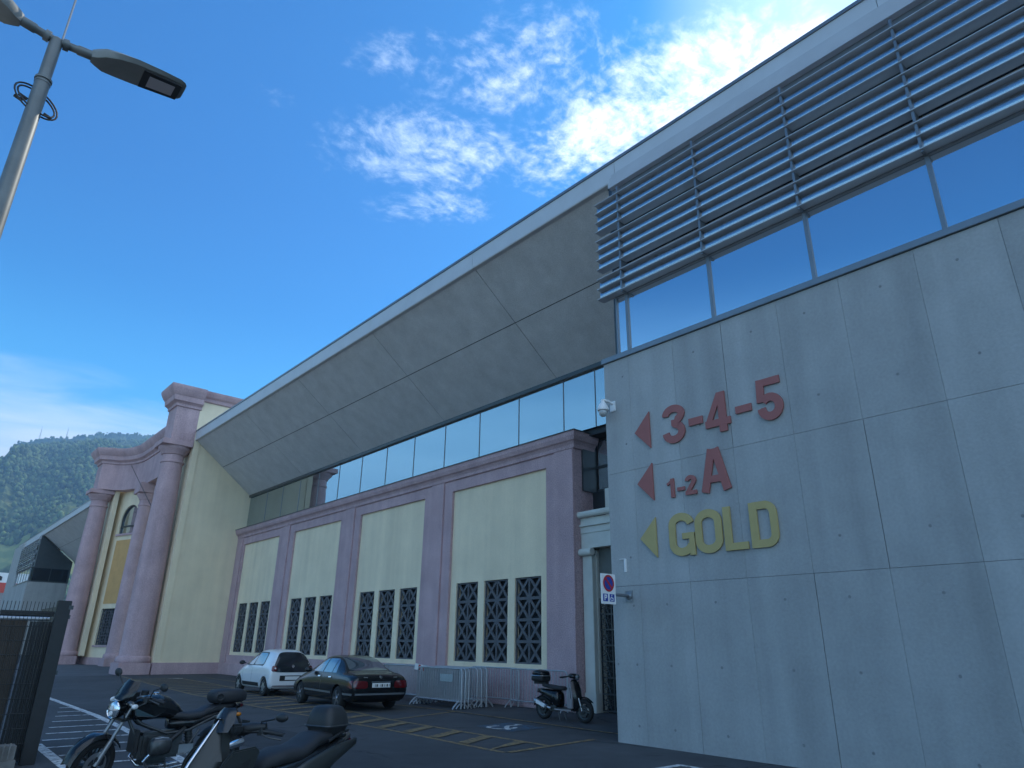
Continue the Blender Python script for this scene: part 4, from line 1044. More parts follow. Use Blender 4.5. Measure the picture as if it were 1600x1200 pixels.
    patch(tr, 'badge', [(.045, .84), (-.045, .84), (-.045, .92), (.045, .92)], '-x', M['chrome'], t, off=.012, nu=4, nv=4, round_=.7)
    patch(tr, 'bumper_strip', [(.84, .43), (-.84, .43), (-.84, .475), (.84, .475)], '-x', M['mid_metal'], t, off=.012, nu=16, nv=1)
    patch(tr, 'headlight', [(.42, .58), (.72, .58), (.70, .72), (.44, .72)], '+x', M['lamp_glass'], t, round_=.5)
    patch(tr, 'headlight', [(-.42, .58), (-.72, .58), (-.70, .72), (-.44, .72)], '+x', M['lamp_glass'], t, round_=.5)
    for x in (-1.415, 1.415):
        for s in (1, -1): wheel(t, x, s*.885, .315, .21, 5, M['chrome'])
    b = MB(); b.box(-2.2, -.72, .24, 2.2, .72, .5); b.build('underbody', M['black_plastic'], t)
    return t
city_car(); saloon()
# ------------------------------------------------------------------ motorcycles
def blob(b, st, n=14, p=2.4, mi=0):
    """loft of super-ellipse sections (x, z centre, half width, half height)"""
    rings = []
    for x, zc, hy, hz in st:
        ring = []
        for j in range(n):
            a = 2*pi*j/n; c, s = cos(a), sin(a)
            ring.append((x, hy*math.copysign(abs(c)**(2/p), c), zc+hz*math.copysign(abs(s)**(2/p), s)))
        rings.append(ring)
    b.rings(rings, mi=mi)
def steer(axis_pt, axis, ang):
    m = Matrix.Rotation(ang, 4, Vector(axis).normalized()); p = Vector(axis_pt)
    return lambda q: tuple(m @ (Vector(q)-p) + p)
def apply(o, fn):
    for v in o.data.vertices: v.co = Vector(fn(v.co))
    o.data.update(); return o
def moto_wheel(parent, x, r, w, spokes, rim_m, fn=None, disc_m='alloy', name='wheel'):
    b = MB(); prof = [(r-.085, -w*.42), (r-.055, -w*.5), (r-.03, -w*.47), (r-.008, -w*.28), (r, 0), (r-.008, w*.28), (r-.03, w*.47), (r-.055, w*.5), (r-.085, w*.42)]
    b.lathe(prof, 36, (x, 0, r), 'Y', caps=False); o = b.build(name, M['rubber'], parent, smooth=50)
    if fn: apply(o, fn)
    b = MB(); R_ = r-.075
    b.lathe([(R_, -w*.40), (R_-.03, -w*.30), (R_-.035, w*.30), (R_, w*.40)], 36, (x, 0, r), 'Y', caps=False)
    for k in range(spokes):
        a = 2*pi*k/spokes; b.obox((x+(R_*.5)*cos(a), 0, r+(R_*.5)*sin(a)), (R_*.95, .03, .028), Matrix.Rotation(-a, 3, 'Y'))
    b.lathe([(.045, -.06), (.05, -.05), (.05, .05), (.045, .06)], 16, (x, 0, r), 'Y')
    q = b.build('rim', rim_m, o, smooth=40)
    if fn: apply(q, fn)
    for s in (1, -1):
        b = MB(); b.lathe([(r*.50, s*.066), (r*.50, s*.071), (r*.30, s*.071), (r*.30, s*.066)], 30, (x, 0, r), 'Y', caps=False)
        for k in range(5):
            a = 2*pi*k/5; b.obox((x+r*.24*cos(a), s*.068, r+r*.24*sin(a)), (r*.2, .004, .02), Matrix.Rotation(-a, 3, 'Y'))
        q = b.build('brake_disc', M[disc_m], o)
        if fn: apply(q, fn)
    return o
def roadster():
    t = thing('motorcycle', 'black naked motorcycle with round headlamp and tail bag, parked on the white hatching', 'motorcycle', (3.06, 10.35, 0), R(182))
    t.rotation_euler = (R(5), 0, R(182)) if False else (0, 0, R(184))
    st = steer((.50, 0, .92), (-.45, 0, .89), R(24))
    moto_wheel(t, -.75, .31, .17, 5, M['engine'], None)
    moto_wheel(t, .76, .30, .12, 10, M['engine'], st)
    def P(b, name, m, sm=45, f=st, par=t, bevel=0):
        o = b.build(name, m, par, smooth=sm, bevel=bevel)
        if f: apply(o, f)
        return o
    for s in (1, -1):
        b = MB(); b.tube([(.765, s*.085, .30), (.665, s*.085, .52), (.645, s*.085, .56)], .030, 12); b.tube([(.655, s*.085, .54), (.46, s*.085, .97)], .021, 12); P(b, 'fork_leg', M['fork_grey'])
        b = MB(); b.box(.66, s*.06, .30, .78, s*.10, .40); P(b, 'brake_caliper', M['engine'], bevel=.01)
    b = MB(); b.box(.42, -.12, .93, .52, .12, .96); b.box(.50, -.12, .78, .60, .12, .81); P(b, 'fork_yoke', M['engine'], bevel=.008)
    # front mudguard
    b = MB(); rings = []
    for i in range(11):
        a = R(150-i*14); rr = .335
        c = (.76+rr*cos(a), .30+rr*sin(a)); w = .085
        rings.append([(c[0], -w, c[1]-.03), (c[0]+.012*cos(a), -w*.7, c[1]+.012*sin(a)), (c[0]+.02*cos(a), 0, c[1]+.02*sin(a)), (c[0]+.012*cos(a), w*.7, c[1]+.012*sin(a)), (c[0], w, c[1]-.03), (c[0]-.004*cos(a), 0, c[1]-.004*sin(a))])
    b.rings(rings); P(b, 'front_mudguard', M['black_paint'], 50)
    # headlamp
    b = MB(); b.lathe([(.03, .50), (.07, .52), (.095, .57), (.102, .66), (.098, .665)], 26, (0, 0, .905), 'X'); hl = P(b, 'headlight', M['black_paint'], 40)
    b = MB(); b.lathe([(.103, .650), (.108, .668), (.100, .678), (.094, .668)], 28, (0, 0, .905), 'X', caps=False); P(b, 'chrome_ring', M['chrome'], 50, st, hl)
    b = MB(); b.lathe([(.096, .664), (.07, .682), (.03, .690), (.001, .691)], 26, (0, 0, .905), 'X', caps=False)
    o = P(b, 'lens', M['lamp_glass'], 60, st, hl)
    b = MB(); b.lathe([(.03, .694), (.025, .70), (.001, .70)], 12, (0, .0, .93), 'X'); b.lathe([(.03, .690), (.025, .699), (.001, .699)], 12, (0, .0, .865), 'X'); P(b, 'lamp_bulbs', M['white_plastic'], 40, st, hl)
    # flyscreen and instruments
    b = MB(); rings = []
    for x, zc, hw in ((.66, 1.02, .10), (.635, 1.06, .135), (.60, 1.12, .145), (.56, 1.19, .13), (.53, 1.24, .09)):
        rings.append([(x-.05-.02, -hw, zc), (x-.015, -hw*.7, zc), (x, 0, zc), (x-.015, hw*.7, zc), (x-.07, hw, zc), (x-.012, 0, zc-.004)])
    b.rings(rings); P(b, 'flyscreen', M['black_paint'], 50)
    b = MB(); b.box(.46, -.10, 1.02, .54, .10, 1.10); b.lathe([(.055, 0), (.06, .05), (.05, .06)], 16, (.47, .06, 1.06), 'Z'); b.lathe([(.055, 0), (.06, .05), (.05, .06)], 16, (.47, -.06, 1.06), 'Z'); P(b, 'instruments', M['black_plastic'], 40)
    # handlebar with controls and mirrors
    b = MB(); b.tube([(.30, .40, 1.04), (.36, .28, 1.06), (.43, .14, 1.05), (.45, .06, 1.0), (.45, -.06, 1.0), (.43, -.14, 1.05), (.36, -.28, 1.06), (.30, -.40, 1.04)], .013, 10); hb = P(b, 'handlebar', M['engine'])
    for s in (1, -1):
        b = MB(); b.tube([(.37, s*.27, 1.06), (.295, s*.41, 1.038)], .019, 10); P(b, 'grip', M['black_soft'], 45, st, hb)
        b = MB(); b.box(.36, s*.20, 1.02, .44, s*.27, 1.08); b.tube([(.42, s*.24, 1.06), (.40, s*.34, 1.045), (.37, s*.41, 1.03)], .008, 6); P(b, 'brake_lever', M['engine'], 40, st, hb)
        b = MB(); b.tube([(.39, s*.24, 1.07), (.42, s*.32, 1.18), (.40, s*.40, 1.22)], .008, 8); mm = P(b, 'mirror', M['black_plastic'], 45)
        b = MB(); b.ell((.39, s*.44, 1.235), (.022, .068, .05)); P(b, 'mirror_head', M['black_plastic'], 60, st, mm)
        b = MB(); b.tube([(.52, s*.09, .97), (.54, s*.19, .97)], .010, 6); b.ell((.54, s*.205, .97), (.045, .025, .03)); P(b, 'indicator', M['white_plastic'], 60)
        b = MB(); b.lathe([(.045, 0), (.045, .05), (.03, .06)], 12, (.40, s*.15, 1.09), 'Z'); 
        if s > 0: P(b, 'brake_reservoir', M['black_plastic'], 40)
    # tank, side covers, seat, tail
    b = MB(); blob(b, [(.44, .84, .05, .06), (.40, .87, .13, .11), (.30, .90, .185, .145), (.15, .915, .20, .150), (.0, .89, .175, .13), (-.12, .84, .12, .10), (-.20, .80, .07, .06)], 18); o = P(b, 'fuel_tank', M['black_paint'], 180, None)
    b = MB(); b.lathe([(.045, 1.055), (.045, 1.075), (.035, 1.08)], 18, (.16, 0, 0), 'Z'); b.build('tank_cap', M['chrome'], o, smooth=40)
    for s in (1, -1):
        b = MB(); b.prism([(.45, s*.145, .92), (.30, s*.195, .98), (.06, s*.19, .87), (.20, s*.19, .80), (.42, s*.16, .82)], (0, s*.03, 0)); b.build('tank_trim', M['engine'] if s < 0 else M['black_paint'], t, bevel=.01)
    b = MB(); blob(b, [(.0, .80, .08, .04), (-.08, .80, .13, .05), (-.25, .78, .16, .055), (-.42, .79, .165, .055), (-.50, .83, .15, .06), (-.65, .86, .14, .05), (-.82, .885, .11, .04), (-.90, .90, .07, .02)], 16, 3); P(b, 'seat', M['black_soft'], 180, None)
    b = MB(); blob(b, [(-.05, .70, .10, .06), (-.35, .70, .13, .07), (-.6, .77, .12, .06), (-.85, .84, .09, .045), (-.98, .87, .05, .03)], 14, 3); P(b, 'tail_fairing', M['black_paint'], 180, None)
    b = MB(); b.box(-1.02, -.045, .85, -.96, .045, .90); P(b, 'tail_light', M['tail_red'], None, None, bevel=.01)
    b = MB(); b.tube([(-.94, 0, .82), (-1.05, 0, .62), (-1.12, 0, .48)], .02, 8); b.box(-1.125, -.10, .50, -1.105, .10, .68); P(b, 'plate_holder', M['black_plastic'], 40, None)
    b = MB()
    for s in (1, -1): b.tube([(-.88, s*.05, .78), (-.90, s*.17, .78)], .009, 6); b.ell((-.905, s*.185, .78), (.04, .022, .026))
    P(b, 'rear_indicators', M['amber'], 60, None)
    b = MB(); blob(b, [(-.56, 1.0, .12, .05), (-.60, 1.0, .155, .085), (-.75, 1.005, .165, .09), (-.95, 1.005, .16, .085), (-1.01, 1.0, .13, .06)], 16, 4); tb = P(b, 'tail_bag', M['black_soft'], 50, None)
    b = MB(); b.tube([(-.66, .17, .97), (-.62, .16, .90), (-.55, .13, .84)], .006, 5); b.tube([(-.9, .17, .97), (-.98, .14, .88), (-.86, .10, .82)], .006, 5); b.tube([(-.62+.05*cos(R(a)), .172, 1.0+.04*sin(R(a))) for a in range(0, 360, 40)], .012, 6, closed=True); b.build('bag_strap', M['black_soft'], tb)
    # engine
    b = MB(); b.box(-.22, -.15, .32, .30, .15, .62); b.box(-.10, -.12, .25, .26, .12, .32); P(b, 'crankcase', M['engine'], 35, None, bevel=.035)
    for s in (1, -1):
        b = MB(); b.obox((.12, s*.20, .47), (.17, .12, .16))
        for k in range(4): b.obox((.12, s*(.17+.03*k), .47), (.21, .010, .20))
        P(b, 'cylinder', M['engine'], None, None)
        b = MB(); blob(b, [(-.12, 0, .05, .05), (-.10, 0, .075, .085), (.0, 0, .085, .10), (.10, 0, .08, .095), (.13, 0, .05, .06)], 14, 3.5); o = P(b, 'cylinder_head', M['engine'], 50, None); o.location = (.12, s*.34, .48)
        b = MB(); blob(b, [(-.08, .085, .04, .012), (.0, .098, .055, .016), (.09, .088, .045, .012)], 12, 3); b.build('valve_cover', M['fork_grey'], o, smooth=60)
        b = MB(); b.tube([(.19, s*.28, .41), (.26, s*.26, .32), (.18, s*.2, .22), (-.1, s*.14, .20), (-.3, s*.12, .22)], .021, 10); P(b, 'exhaust_header', M['chrome'], 50, None)
        b = MB(); b.tube([(-.02, s*.20, .50), (-.16, s*.16, .60), (-.24, s*.10, .64)], .028, 10); P(b, 'intake', M['black_plastic'], 50, None)
        b = MB(); b.tube([(-.30, s*.18, .37), (-.24, s*.25, .36), (-.24, s*.31, .36)], .014, 8); b.box(-.36, s*.14, .34, -.18, s*.16, .46); P(b, 'foot_peg', M['alloy'], None, None)
    b = MB(); b.box(.31, -.13, .40, .36, .13, .66); P(b, 'oil_cooler', M['black_plastic'], None, None, bevel=.01)
    b = MB(); b.tube([(.50, .0, .90), (.30, .10, .72), (.0, .14, .60), (-.28, .13, .62), (-.60, .11, .76), (-.92, .07, .84)], .017, 8); b.tube([(.50, 0, .90), (.30, -.10, .72), (.0, -.14, .60), (-.28, -.13, .62), (-.60, -.11, .76), (-.92, -.07, .84)], .017, 8)
    b.tube([(-.05, .13, .58), (-.30, .12, .42), (-.42, .12, .62)], .015, 8); b.tube([(.46, .03, .80), (.26, .10, .42), (.20, .12, .30)], .017, 8); P(b, 'frame', M['engine'], 50, None)
    b = MB(); b.tube([(-.22, -.10, .42), (-.5, -.11, .34), (-.75, -.09, .31)], [.06, .05, .065], 12); P(b, 'swing_arm', M['engine'], 50, None)
    b = MB(); b.tube([(-.38, 0, .40), (-.30, 0, .72)], .045, 12)
    for k in range(7): b.lathe([(.058, 0), (.058, .012)], 14, (-.36+.01*k, 0, .46+.035*k), 'Z')
    P(b, 'shock_absorber', M['engine'], None, None)
    b = MB(); b.tube([(-.3, .12, .22), (-.5, .17, .30), (-.58, .18, .33), (-1.0, .20, .44), (-1.02, .20, .445)], [.022, .03, .05, .055, .035], 14); P(b, 'silencer', M['chrome'], 50, None)
    b = MB(); rings = []
    for i in range(9):
        a = R(40+i*14); rr = .345; c = (-.75+rr*cos(a), .31+rr*sin(a)); w = .09
        rings.append([(c[0], -w, c[1]-.02), (c[0]+.012*cos(a), 0, c[1]+.015*sin(a)), (c[0], w, c[1]-.02), (c[0]-.01*cos(a), 0, c[1]-.01*sin(a))])
    b.rings(rings); P(b, 'rear_mudguard', M['black_plastic'], 50, None)
    b = MB(); b.tube([(-.05, .13, .27), (-.02, .26, .02)], .013, 8); b.box(-.05, .24, .0, .02, .31, .015); P(b, 'side_stand', M['engine'], None, None)
    b = MB(); b.tube([(.46, .06, 1.02), (.56, .10, .96), (.52, .09, .80), (.42, .05, .78)], .009, 6); b.tube([(.44, -.08, 1.03), (.58, -.10, .90), (.70, -.09, .5)], .006, 6); b.tube([(.40, .12, 1.06), (.55, .05, 1.0), (.48, .03, .84), (.3, .06, .75)], .008, 6); P(b, 'cables', M['rubber'], 50, None)
    return t
def maxi_scooter():
    t = thing('maxi_scooter', 'big graphite scooter with black top case in the foreground, cut off by the frame', 'scooter', (2.87, 6.58, 0), R(202))
    st = steer((.52, 0, .95), (-.42, 0, .9), R(-8))
    def P(b, name, m, sm=45, f=None, par=t, bevel=0):
        o = b.build(name, m, par, smooth=sm, bevel=bevel)
        if f: apply(o, f)
        return o
    moto_wheel(t, -.72, .29, .15, 5, M['engine'], None); moto_wheel(t, .74, .29, .13, 5, M['engine'], st)
    # front apron: tall tapering nose with its leading-edge highlight built as a chrome strip and faceted side fairings
    b = MB(); rings = []
    for z, xf, xr, hw in ((.40, .74, .45, .09), (.50, .84, .44, .14), (.60, .90, .46, .17), (.70, .89, .50, .17), (.80, .82, .54, .145), (.90, .74, .54, .115), (.98, .675, .52, .085), (1.05, .62, .50, .06), (1.10, .58, .51, .04)):
        rings.append([(xf, 0, z), (xf-.03, hw*.42, z), (xf-.12, hw*.82, z), (xr+.10, hw, z), (xr, hw*.85, z), (xr, -hw*.85, z), (xr+.10, -hw, z), (xf-.12, -hw*.82, z), (xf-.03, -hw*.42, z)])
    b.rings(rings); ap = P(b, 'front_apron', M['grey_paint'], 32)
    b = MB(); b.tube([(.915, 0, .62), (.90, 0, .70), (.832, 0, .80), (.752, 0, .90), (.687, 0, .98), (.59, 0, 1.10)], [.006, .012, .014, .014, .012, .006], 8); b.build('edge_highlight', M['chrome'], ap, smooth=60)
    for s in (1, -1):
        b = MB(); b.prism([(.80, s*.19, .58), (.70, s*.205, .80), (.62, s*.215, .875), (.40, s*.225, .89), (.34, s*.225, .85), (.46, s*.22, .55), (.60, s*.21, .42)], (0, s*.03, 0)); sf = P(b, 'side_fairing', M['grey_paint'], 30, bevel=.012)
        b = MB(); b.prism([(.66, s*.246, .60), (.60, s*.252, .74), (.45, s*.257, .80), (.50, s*.254, .62)], (0, s*.006, 0)); b.build('vent_panel', M['black_plastic'], sf)
        b = MB(); b.prism([(.888, s*.04, .67), (.835, s*.085, .735), (.775, s*.125, .735), (.83, s*.10, .655)], (.012, s*.010, 0)); b.build('headlight', M['lamp_glass'], ap, bevel=.004)
    b = MB(); rings = []
    for z, x, hw in ((1.0, .64, .10), (1.08, .60, .12), (1.15, .565, .09), (1.18, .55, .05)):
        rings.append([(x-.06, -hw, z), (x-.012, -hw*.6, z), (x, 0, z), (x-.012, hw*.6, z), (x-.06, hw, z), (x-.016, hw*.6, z-.002), (x-.006, 0, z-.002), (x-.016, -hw*.6, z-.002)])
    b.rings(rings); P(b, 'windscreen', M['dark_glass'], 50)
    b = MB(); b.box(.44, -.14, .98, .56, .14, 1.06); P(b, 'dashboard', M['black_plastic'], 40, bevel=.02)
    b = MB(); b.tube([(.24, .32, .965), (.32, .24, .985), (.42, .10, .99), (.42, -.10, .99), (.32, -.24, .985), (.24, -.32, .965)], .016, 10); blob_ = b
    hb = P(b, 'handlebar', M['black_plastic'], 45, st)
    b = MB(); b.tube([(.40, .04, 1.0), (.36, .16, 1.015), (.30, .25, 1.02)], [.05, .042, .03], 12); b.tube([(.40, -.04, 1.0), (.36, -.16, 1.015), (.30, -.25, 1.02)], [.05, .042, .03], 12); P(b, 'handlebar_cover', M['black_plastic'], 50, st, hb)
    for s in (1, -1):
        b = MB(); b.tube([(.29, s*.265, .98), (.21, s*.365, .952)], .0195, 10); b.lathe([(.02, 0), (.02, .01)], 8, (.21, s*.36, .953)); P(b, 'grip', M['black_soft'], 45, st, hb)
        b = MB(); b.tube([(.34, s*.22, .97), (.31, s*.31, .935), (.24, s*.38, .915)], .007, 6); b.box(.28, s*.20, .955, .35, s*.25, 1.01); P(b, 'brake_lever', M['engine'], 40, st, hb)
        b = MB(); b.tube([(.33, s*.22, 1.0), (.34, s*.235, 1.06), (.30, s*.35, 1.075)], .008, 8); mm = P(b, 'mirror', M['black_plastic'], 45, st)
        b = MB(); b.ell((.28, s*.42, 1.085), (.03, .075, .036)); P(b, 'mirror_head', M['black_plastic'], 60, st, mm)
    # tunnel, seat, tail
    b = MB(); blob(b, [(.42, .52, .16, .16), (.25, .50, .20, .16), (.05, .52, .22, .18), (-.2, .55, .24, .18), (-.5, .62, .23, .17), (-.8, .74, .17, .10), (-1.02, .82, .09, .05)], 16, 3); P(b, 'body_shell', M['black_paint'], 180)
    b = MB(); b.box(-.02, -.27, .28, .50, .27, .33); P(b, 'floorboard', M['black_plastic'], None, bevel=.012)
    b = MB(); blob(b, [(.14, .68, .07, .05), (.08, .71, .12, .07), (-.08, .745, .165, .075), (-.28, .75, .18, .07), (-.38, .775, .17, .075), (-.50, .835, .155, .07), (-.66, .855, .15, .06), (-.76, .86, .11, .04)], 18, 2.8); P(b, 'seat', M['black_soft'], 180)
    for s in (1, -1):
        b = MB(); blob(b, [(-.05, .56, .02, .07), (-.3, .61, .035, .10), (-.6, .70, .03, .085), (-.95, .80, .012, .03)], 12, 2.5); o = P(b, 'side_panel', M['grey_paint'], 180); o.location = (0, s*.215, 0)
        b = MB(); b.tube([(-.62, s*.15, .82), (-.80, s*.14, .88), (-.98, s*.08, .885)], .016, 8); P(b, 'grab_rail', M['black_plastic'], 50)
    b = MB(); b.box(-1.03, -.10, .76, -.98, .10, .82); P(b, 'tail_light', M['tail_red'], None, bevel=.012)
    b = MB(); b.box(-.95, -.10, .835, -.60, .10, .855); P(b, 'rack', M['black_plastic'], None, bevel=.005)
    # top case: two shells with a seam
    def shell(levels):
        b = MB(); rings = []
        for z, xc, hx, hy in levels:
            rings.append([(xc+hx*math.copysign(abs(cos(a))**.5, cos(a)), hy*math.copysign(abs(sin(a))**.5, sin(a)), z) for a in [2*pi*(k+.5)/24 for k in range(24)]])
        b.rings(rings); return b
    tcs = P(shell([(.825, -.75, .09, .09), (.84, -.75, .12, .115), (.885, -.755, .145, .145), (.942, -.76, .165, .170)]), 'top_case', M['black_plastic'], 45)
    shell([(.950, -.76, .167, .172), (.985, -.76, .165, .170), (1.05, -.755, .148, .150), (1.105, -.75, .115, .12), (1.122, -.745, .08, .09), (1.126, -.745, .04, .05)]).build('lid', M['black_plastic'], tcs, smooth=40)
    rr = [(-.59, .12), (-.61, .162), (-.76, .175), (-.91, .162), (-.93, .12)]
    pth = [(x, y, .946) for x, y in rr]+[(x, -y, .946) for x, y in rr[::-1]]; b = MB(); b.tube(pth, .009, 6, closed=True); b.build('seam_band', M['engine'], tcs)
    b = MB(); b.box(-.945, -.04, .935, -.92, .04, .965); b.build('latch', M['pale_grey'], tcs, bevel=.004)
    b = MB(); b.tube([(-.25, -.18, .28), (-.5, -.22, .33), (-.95, -.24, .42)], [.03, .06, .055], 14); P(b, 'silencer', M['engine'], 50)
    for s in (1, -1):
        b = MB(); b.tube([(.74, s*.09, .29), (.60, s*.09, .62)], .026, 10); P(b, 'fork_leg', M['engine'], 50, st)
        b = MB(); b.tube([(-.45, s*.17, .68), (-.70, s*.17, .31)], .03, 10); P(b, 'shock_absorber', M['engine'], 50)
    b = MB(); b.box(-.80, .04, .22, -.15, .16, .42); P(b, 'engine_casing', M['engine'], 40, bevel=.03)
    b = MB(); rings = []
    for i in range(9):
        a = R(150-i*15); rr = .32; c = (.74+rr*cos(a), .29+rr*sin(a)); w = .085
        rings.append([(c[0], -w, c[1]-.02), (c[0]+.014*cos(a), 0, c[1]+.016*sin(a)), (c[0], w, c[1]-.02), (c[0]-.008*cos(a), 0, c[1]-.008*sin(a))])
    b.rings(rings); P(b, 'front_mudguard', M['grey_paint'], 50, st)
    return t
def scooter():
    t = thing('scooter', 'black step-through scooter with top case and silver exhaust, standing at the arcade corner', 'scooter', (13.12, 13.05, 0), R(-86))
    def P(b, name, m, sm=45, par=t, bevel=0): return b.build(name, m, par, smooth=sm, bevel=bevel)
    moto_wheel(t, -.65, .265, .12, 5, M['engine'], None, 'engine'); moto_wheel(t, .66, .265, .10, 5, M['engine'], None, 'engine')
    b = MB(); rings = []
    for z, x, hw, dx in ((.24, .42, .10, .09), (.36, .41, .15, .15), (.55, .40, .185, .17), (.75, .38, .19, .13), (.88, .36, .13, .08), (.95, .345, .07, .05)):
        rings.append([(x-.03, -hw, z), (x+dx*.6, -hw*.6, z), (x+dx, 0, z), (x+dx*.6, hw*.6, z), (x-.03, hw, z), (x-.012, 0, z)])
    b.rings(rings); P(b, 'leg_shield', M['black_paint'], 50)
    b = MB(); b.prism([(.41, -.178, .30), (.25, -.178, .31), (.265, -.178, .62), (.30, -.178, .84), (.36, -.178, .90), (.43, -.178, .62)], (0, .356, 0)); P(b, 'shield_lining', M['pale_grey'], None, bevel=.01)
    b = MB(); b.prism([(.345, -.13, .32), (.335, -.165, .55), (.315, -.17, .75), (.30, -.10, .90), (.30, .10, .90), (.315, .17, .75), (.335, .165, .55), (.345, .13, .32)], (.03, 0, 0)); P(b, 'inner_shield', M['pale_grey'], None, bevel=.006)
    b = MB(); b.box(-.14, -.17, .255, .37, .17, .30); P(b, 'floorboard', M['black_plastic'], None, bevel=.012)
    b = MB(); b.box(-.16, -.175, .245, .37, -.172, .28); P(b, 'floor_edge', M['pale_grey'], None)
    b = MB(); blob(b, [(-.06, .45, .10, .16), (-.12, .48, .16, .20), (-.35, .55, .165, .14), (-.6, .62, .14, .09), (-.82, .66, .07, .04)], 14, 3); P(b, 'body_shell', M['black_paint'], 180)
    b = MB(); blob(b, [(.06, .72, .07, .03), (.0, .73, .12, .05), (-.22, .735, .14, .05), (-.42, .76, .13, .05), (-.62, .78, .10, .035), (-.68, .78, .06, .02)], 14, 3); P(b, 'seat', M['black_soft'], 180)
    b = MB(); b.tube([(.62, .055, .265), (.42, .05, .80)], .020, 8); b.tube([(.62, -.055, .265), (.42, -.05, .80)], .020, 8); P(b, 'fork', M['alloy'], 50)
    b = MB(); b.tube([(.36, 0, .88), (.33, 0, 1.0)], .03, 10); b.tube([(.22, .33, 1.0), (.29, .18, 1.02), (.33, 0, 1.0), (.29, -.18, 1.02), (.22, -.33, 1.0)], .014, 8); hb = P(b, 'handlebar', M['black_plastic'], 50)
    b = MB(); blob(b, [(.20, 1.02, .06, .03), (.28, 1.03, .13, .06), (.38, 1.02, .13, .06), (.44, 1.0, .07, .04)], 14, 2.6); b.build('handlebar_cover', M['black_paint'], hb, smooth=180)
    for s in (1, -1):
        b = MB(); b.tube([(.26, s*.24, 1.01), (.20, s*.37, .995)], .019, 8); b.build('grip', M['black_soft'], hb, smooth=50)
        b = MB(); b.tube([(.30, s*.22, 1.0), (.25, s*.35, .98)], .007, 6); b.build('brake_lever', M['engine'], hb)
    b = MB(); b.lathe([(.06, .42), (.075, .455), (.05, .475), (.001, .48)], 16, (0, 0, 1.0), 'X'); P(b, 'headlight', M['lamp_glass'], 50)
    b = MB(); blob(b, [(-.56, .93, .14, .05), (-.60, .93, .19, .075), (-.78, .93, .20, .08), (-.94, .935, .17, .07), (-.99, .94, .10, .04)], 18, 3.5); tcs = P(b, 'top_case', M['black_plastic'], 45)
    b = MB(); blob(b, [(-.57, 1.04, .13, .04), (-.62, 1.05, .18, .07), (-.78, 1.06, .19, .08), (-.92, 1.05, .16, .06), (-.98, 1.03, .09, .03)], 18, 2.8); b.build('lid', M['black_paint'], tcs, smooth=180)
    rr = [(-.56, .14), (-.60, .20), (-.78, .212), (-.95, .175), (-1.0, .10)]
    b = MB(); b.tube([(x, y, 1.0) for x, y in rr]+[(x, -y, 1.0) for x, y in rr[::-1]], .014, 6, closed=True); b.build('silver_band', M['alloy'], tcs)
    b = MB(); b.box(-.95, -.06, .80, -.55, .06, .86); P(b, 'rack', M['black_plastic'], None)
    b = MB(); b.tube([(-.33, -.12, .27), (-.42, -.15, .30)], .03, 10); b.tube([(-.42, -.165, .305), (-.80, -.175, .43)], [.055, .06], 16); P(b, 'silencer', M['alloy'], 50)
    b = MB(); b.obox((-.58, -.232, .37), (.30, .006, .085), Euler((0, R(18), 0))); P(b, 'heat_shield', M['white_plastic'], None)
    b = MB(); b.box(-.70, .05, .19, -.20, .14, .36); b.box(-.42, -.10, .20, -.15, .10, .34); P(b, 'engine_casing', M['engine'], None, bevel=.03)
    b = MB(); b.tube([(-.60, .12, .26), (-.52, .12, .60)], .028, 8); P(b, 'shock_absorber', M['engine'], 50)
    for xc, a0, nm in ((.66, 145, 'front_mudguard'), (-.65, 170, 'rear_mudguard')):
        b = MB(); rings = []
        for i in range(9):
            a = R(a0-i*13); rr_ = .30; c = (xc+rr_*cos(a), .265+rr_*sin(a)); w = .07
            rings.append([(c[0], -w, c[1]-.02), (c[0]+.012*cos(a), 0, c[1]+.014*sin(a)), (c[0], w, c[1]-.02), (c[0]-.008*cos(a), 0, c[1]-.008*sin(a))])
        b.rings(rings); P(b, nm, M['black_paint'], 50)
    b = MB(); b.box(-.85, -.05, .60, -.80, .05, .66); P(b, 'tail_light', M['tail_red'], None, bevel=.01)
    b = MB(); b.tube([(-.10, .10, .26), (-.02, .12, .01)], .012, 6); b.tube([(-.10, -.10, .26), (-.02, -.12, .01)], .012, 6); P(b, 'centre_stand', M['engine'])
    return t
roadster(); maxi_scooter(); scooter()
# ------------------------------------------------------------------ fence and clutter at the left edge
FX, FY = 2.16, 13.0
t = thing('mesh_fence', 'dark welded mesh fence with thick end post at the left edge', 'fence', (FX, FY, 0))
b = MB(); b.box(-.19, -.02, 0, 0, .10, 2.27); b.box(-.02, .10, 0, 0, 2.6, 2.22); b.build('end_post', M['black_plastic'], t, bevel=.008)
b = MB(); b.box(0, -.0, 2.0, .02, .04, 2.06); b.box(0, .0, 1.2, .025, .04, 1.26); b.box(-.03, -.03, 2.14, .03, -.02, 2.2); b.build('latch_plates', M['engine'], t)
def mesh_panel(b, x0, x1, y, z0, z1, dx=.05, dz=.2):
    x = x0
    while x < x1+1e-6: b.tube([(x, y, z0), (x, y, z1)], .0045, 5); x += dx
    z = z0+.02
    while z < z1: b.tube([(x0, y-.008, z), (x1, y-.008, z)], .0045, 5); z += dz
for k in range(2):
    x1 = -.19-2.5*k
    b = MB(); mesh_panel(b, x1-2.44, x1, .04, .06, 2.24); mesh_panel(b, x1-2.44+.025, x1, .06, .06, 1.9); b.build('mesh_panel', M['black_plastic'], t)
    b = MB(); b.box(x1-2.50, 0, 0, x1-2.44, .08, 2.26); b.build('post', M['black_plastic'], t)
b = MB(); b.box(-2.4, -.35, 0, -.28, .02, .12); b.box(-2.4, -.30, .12, -.3, -.02, .30)
x = -2.35
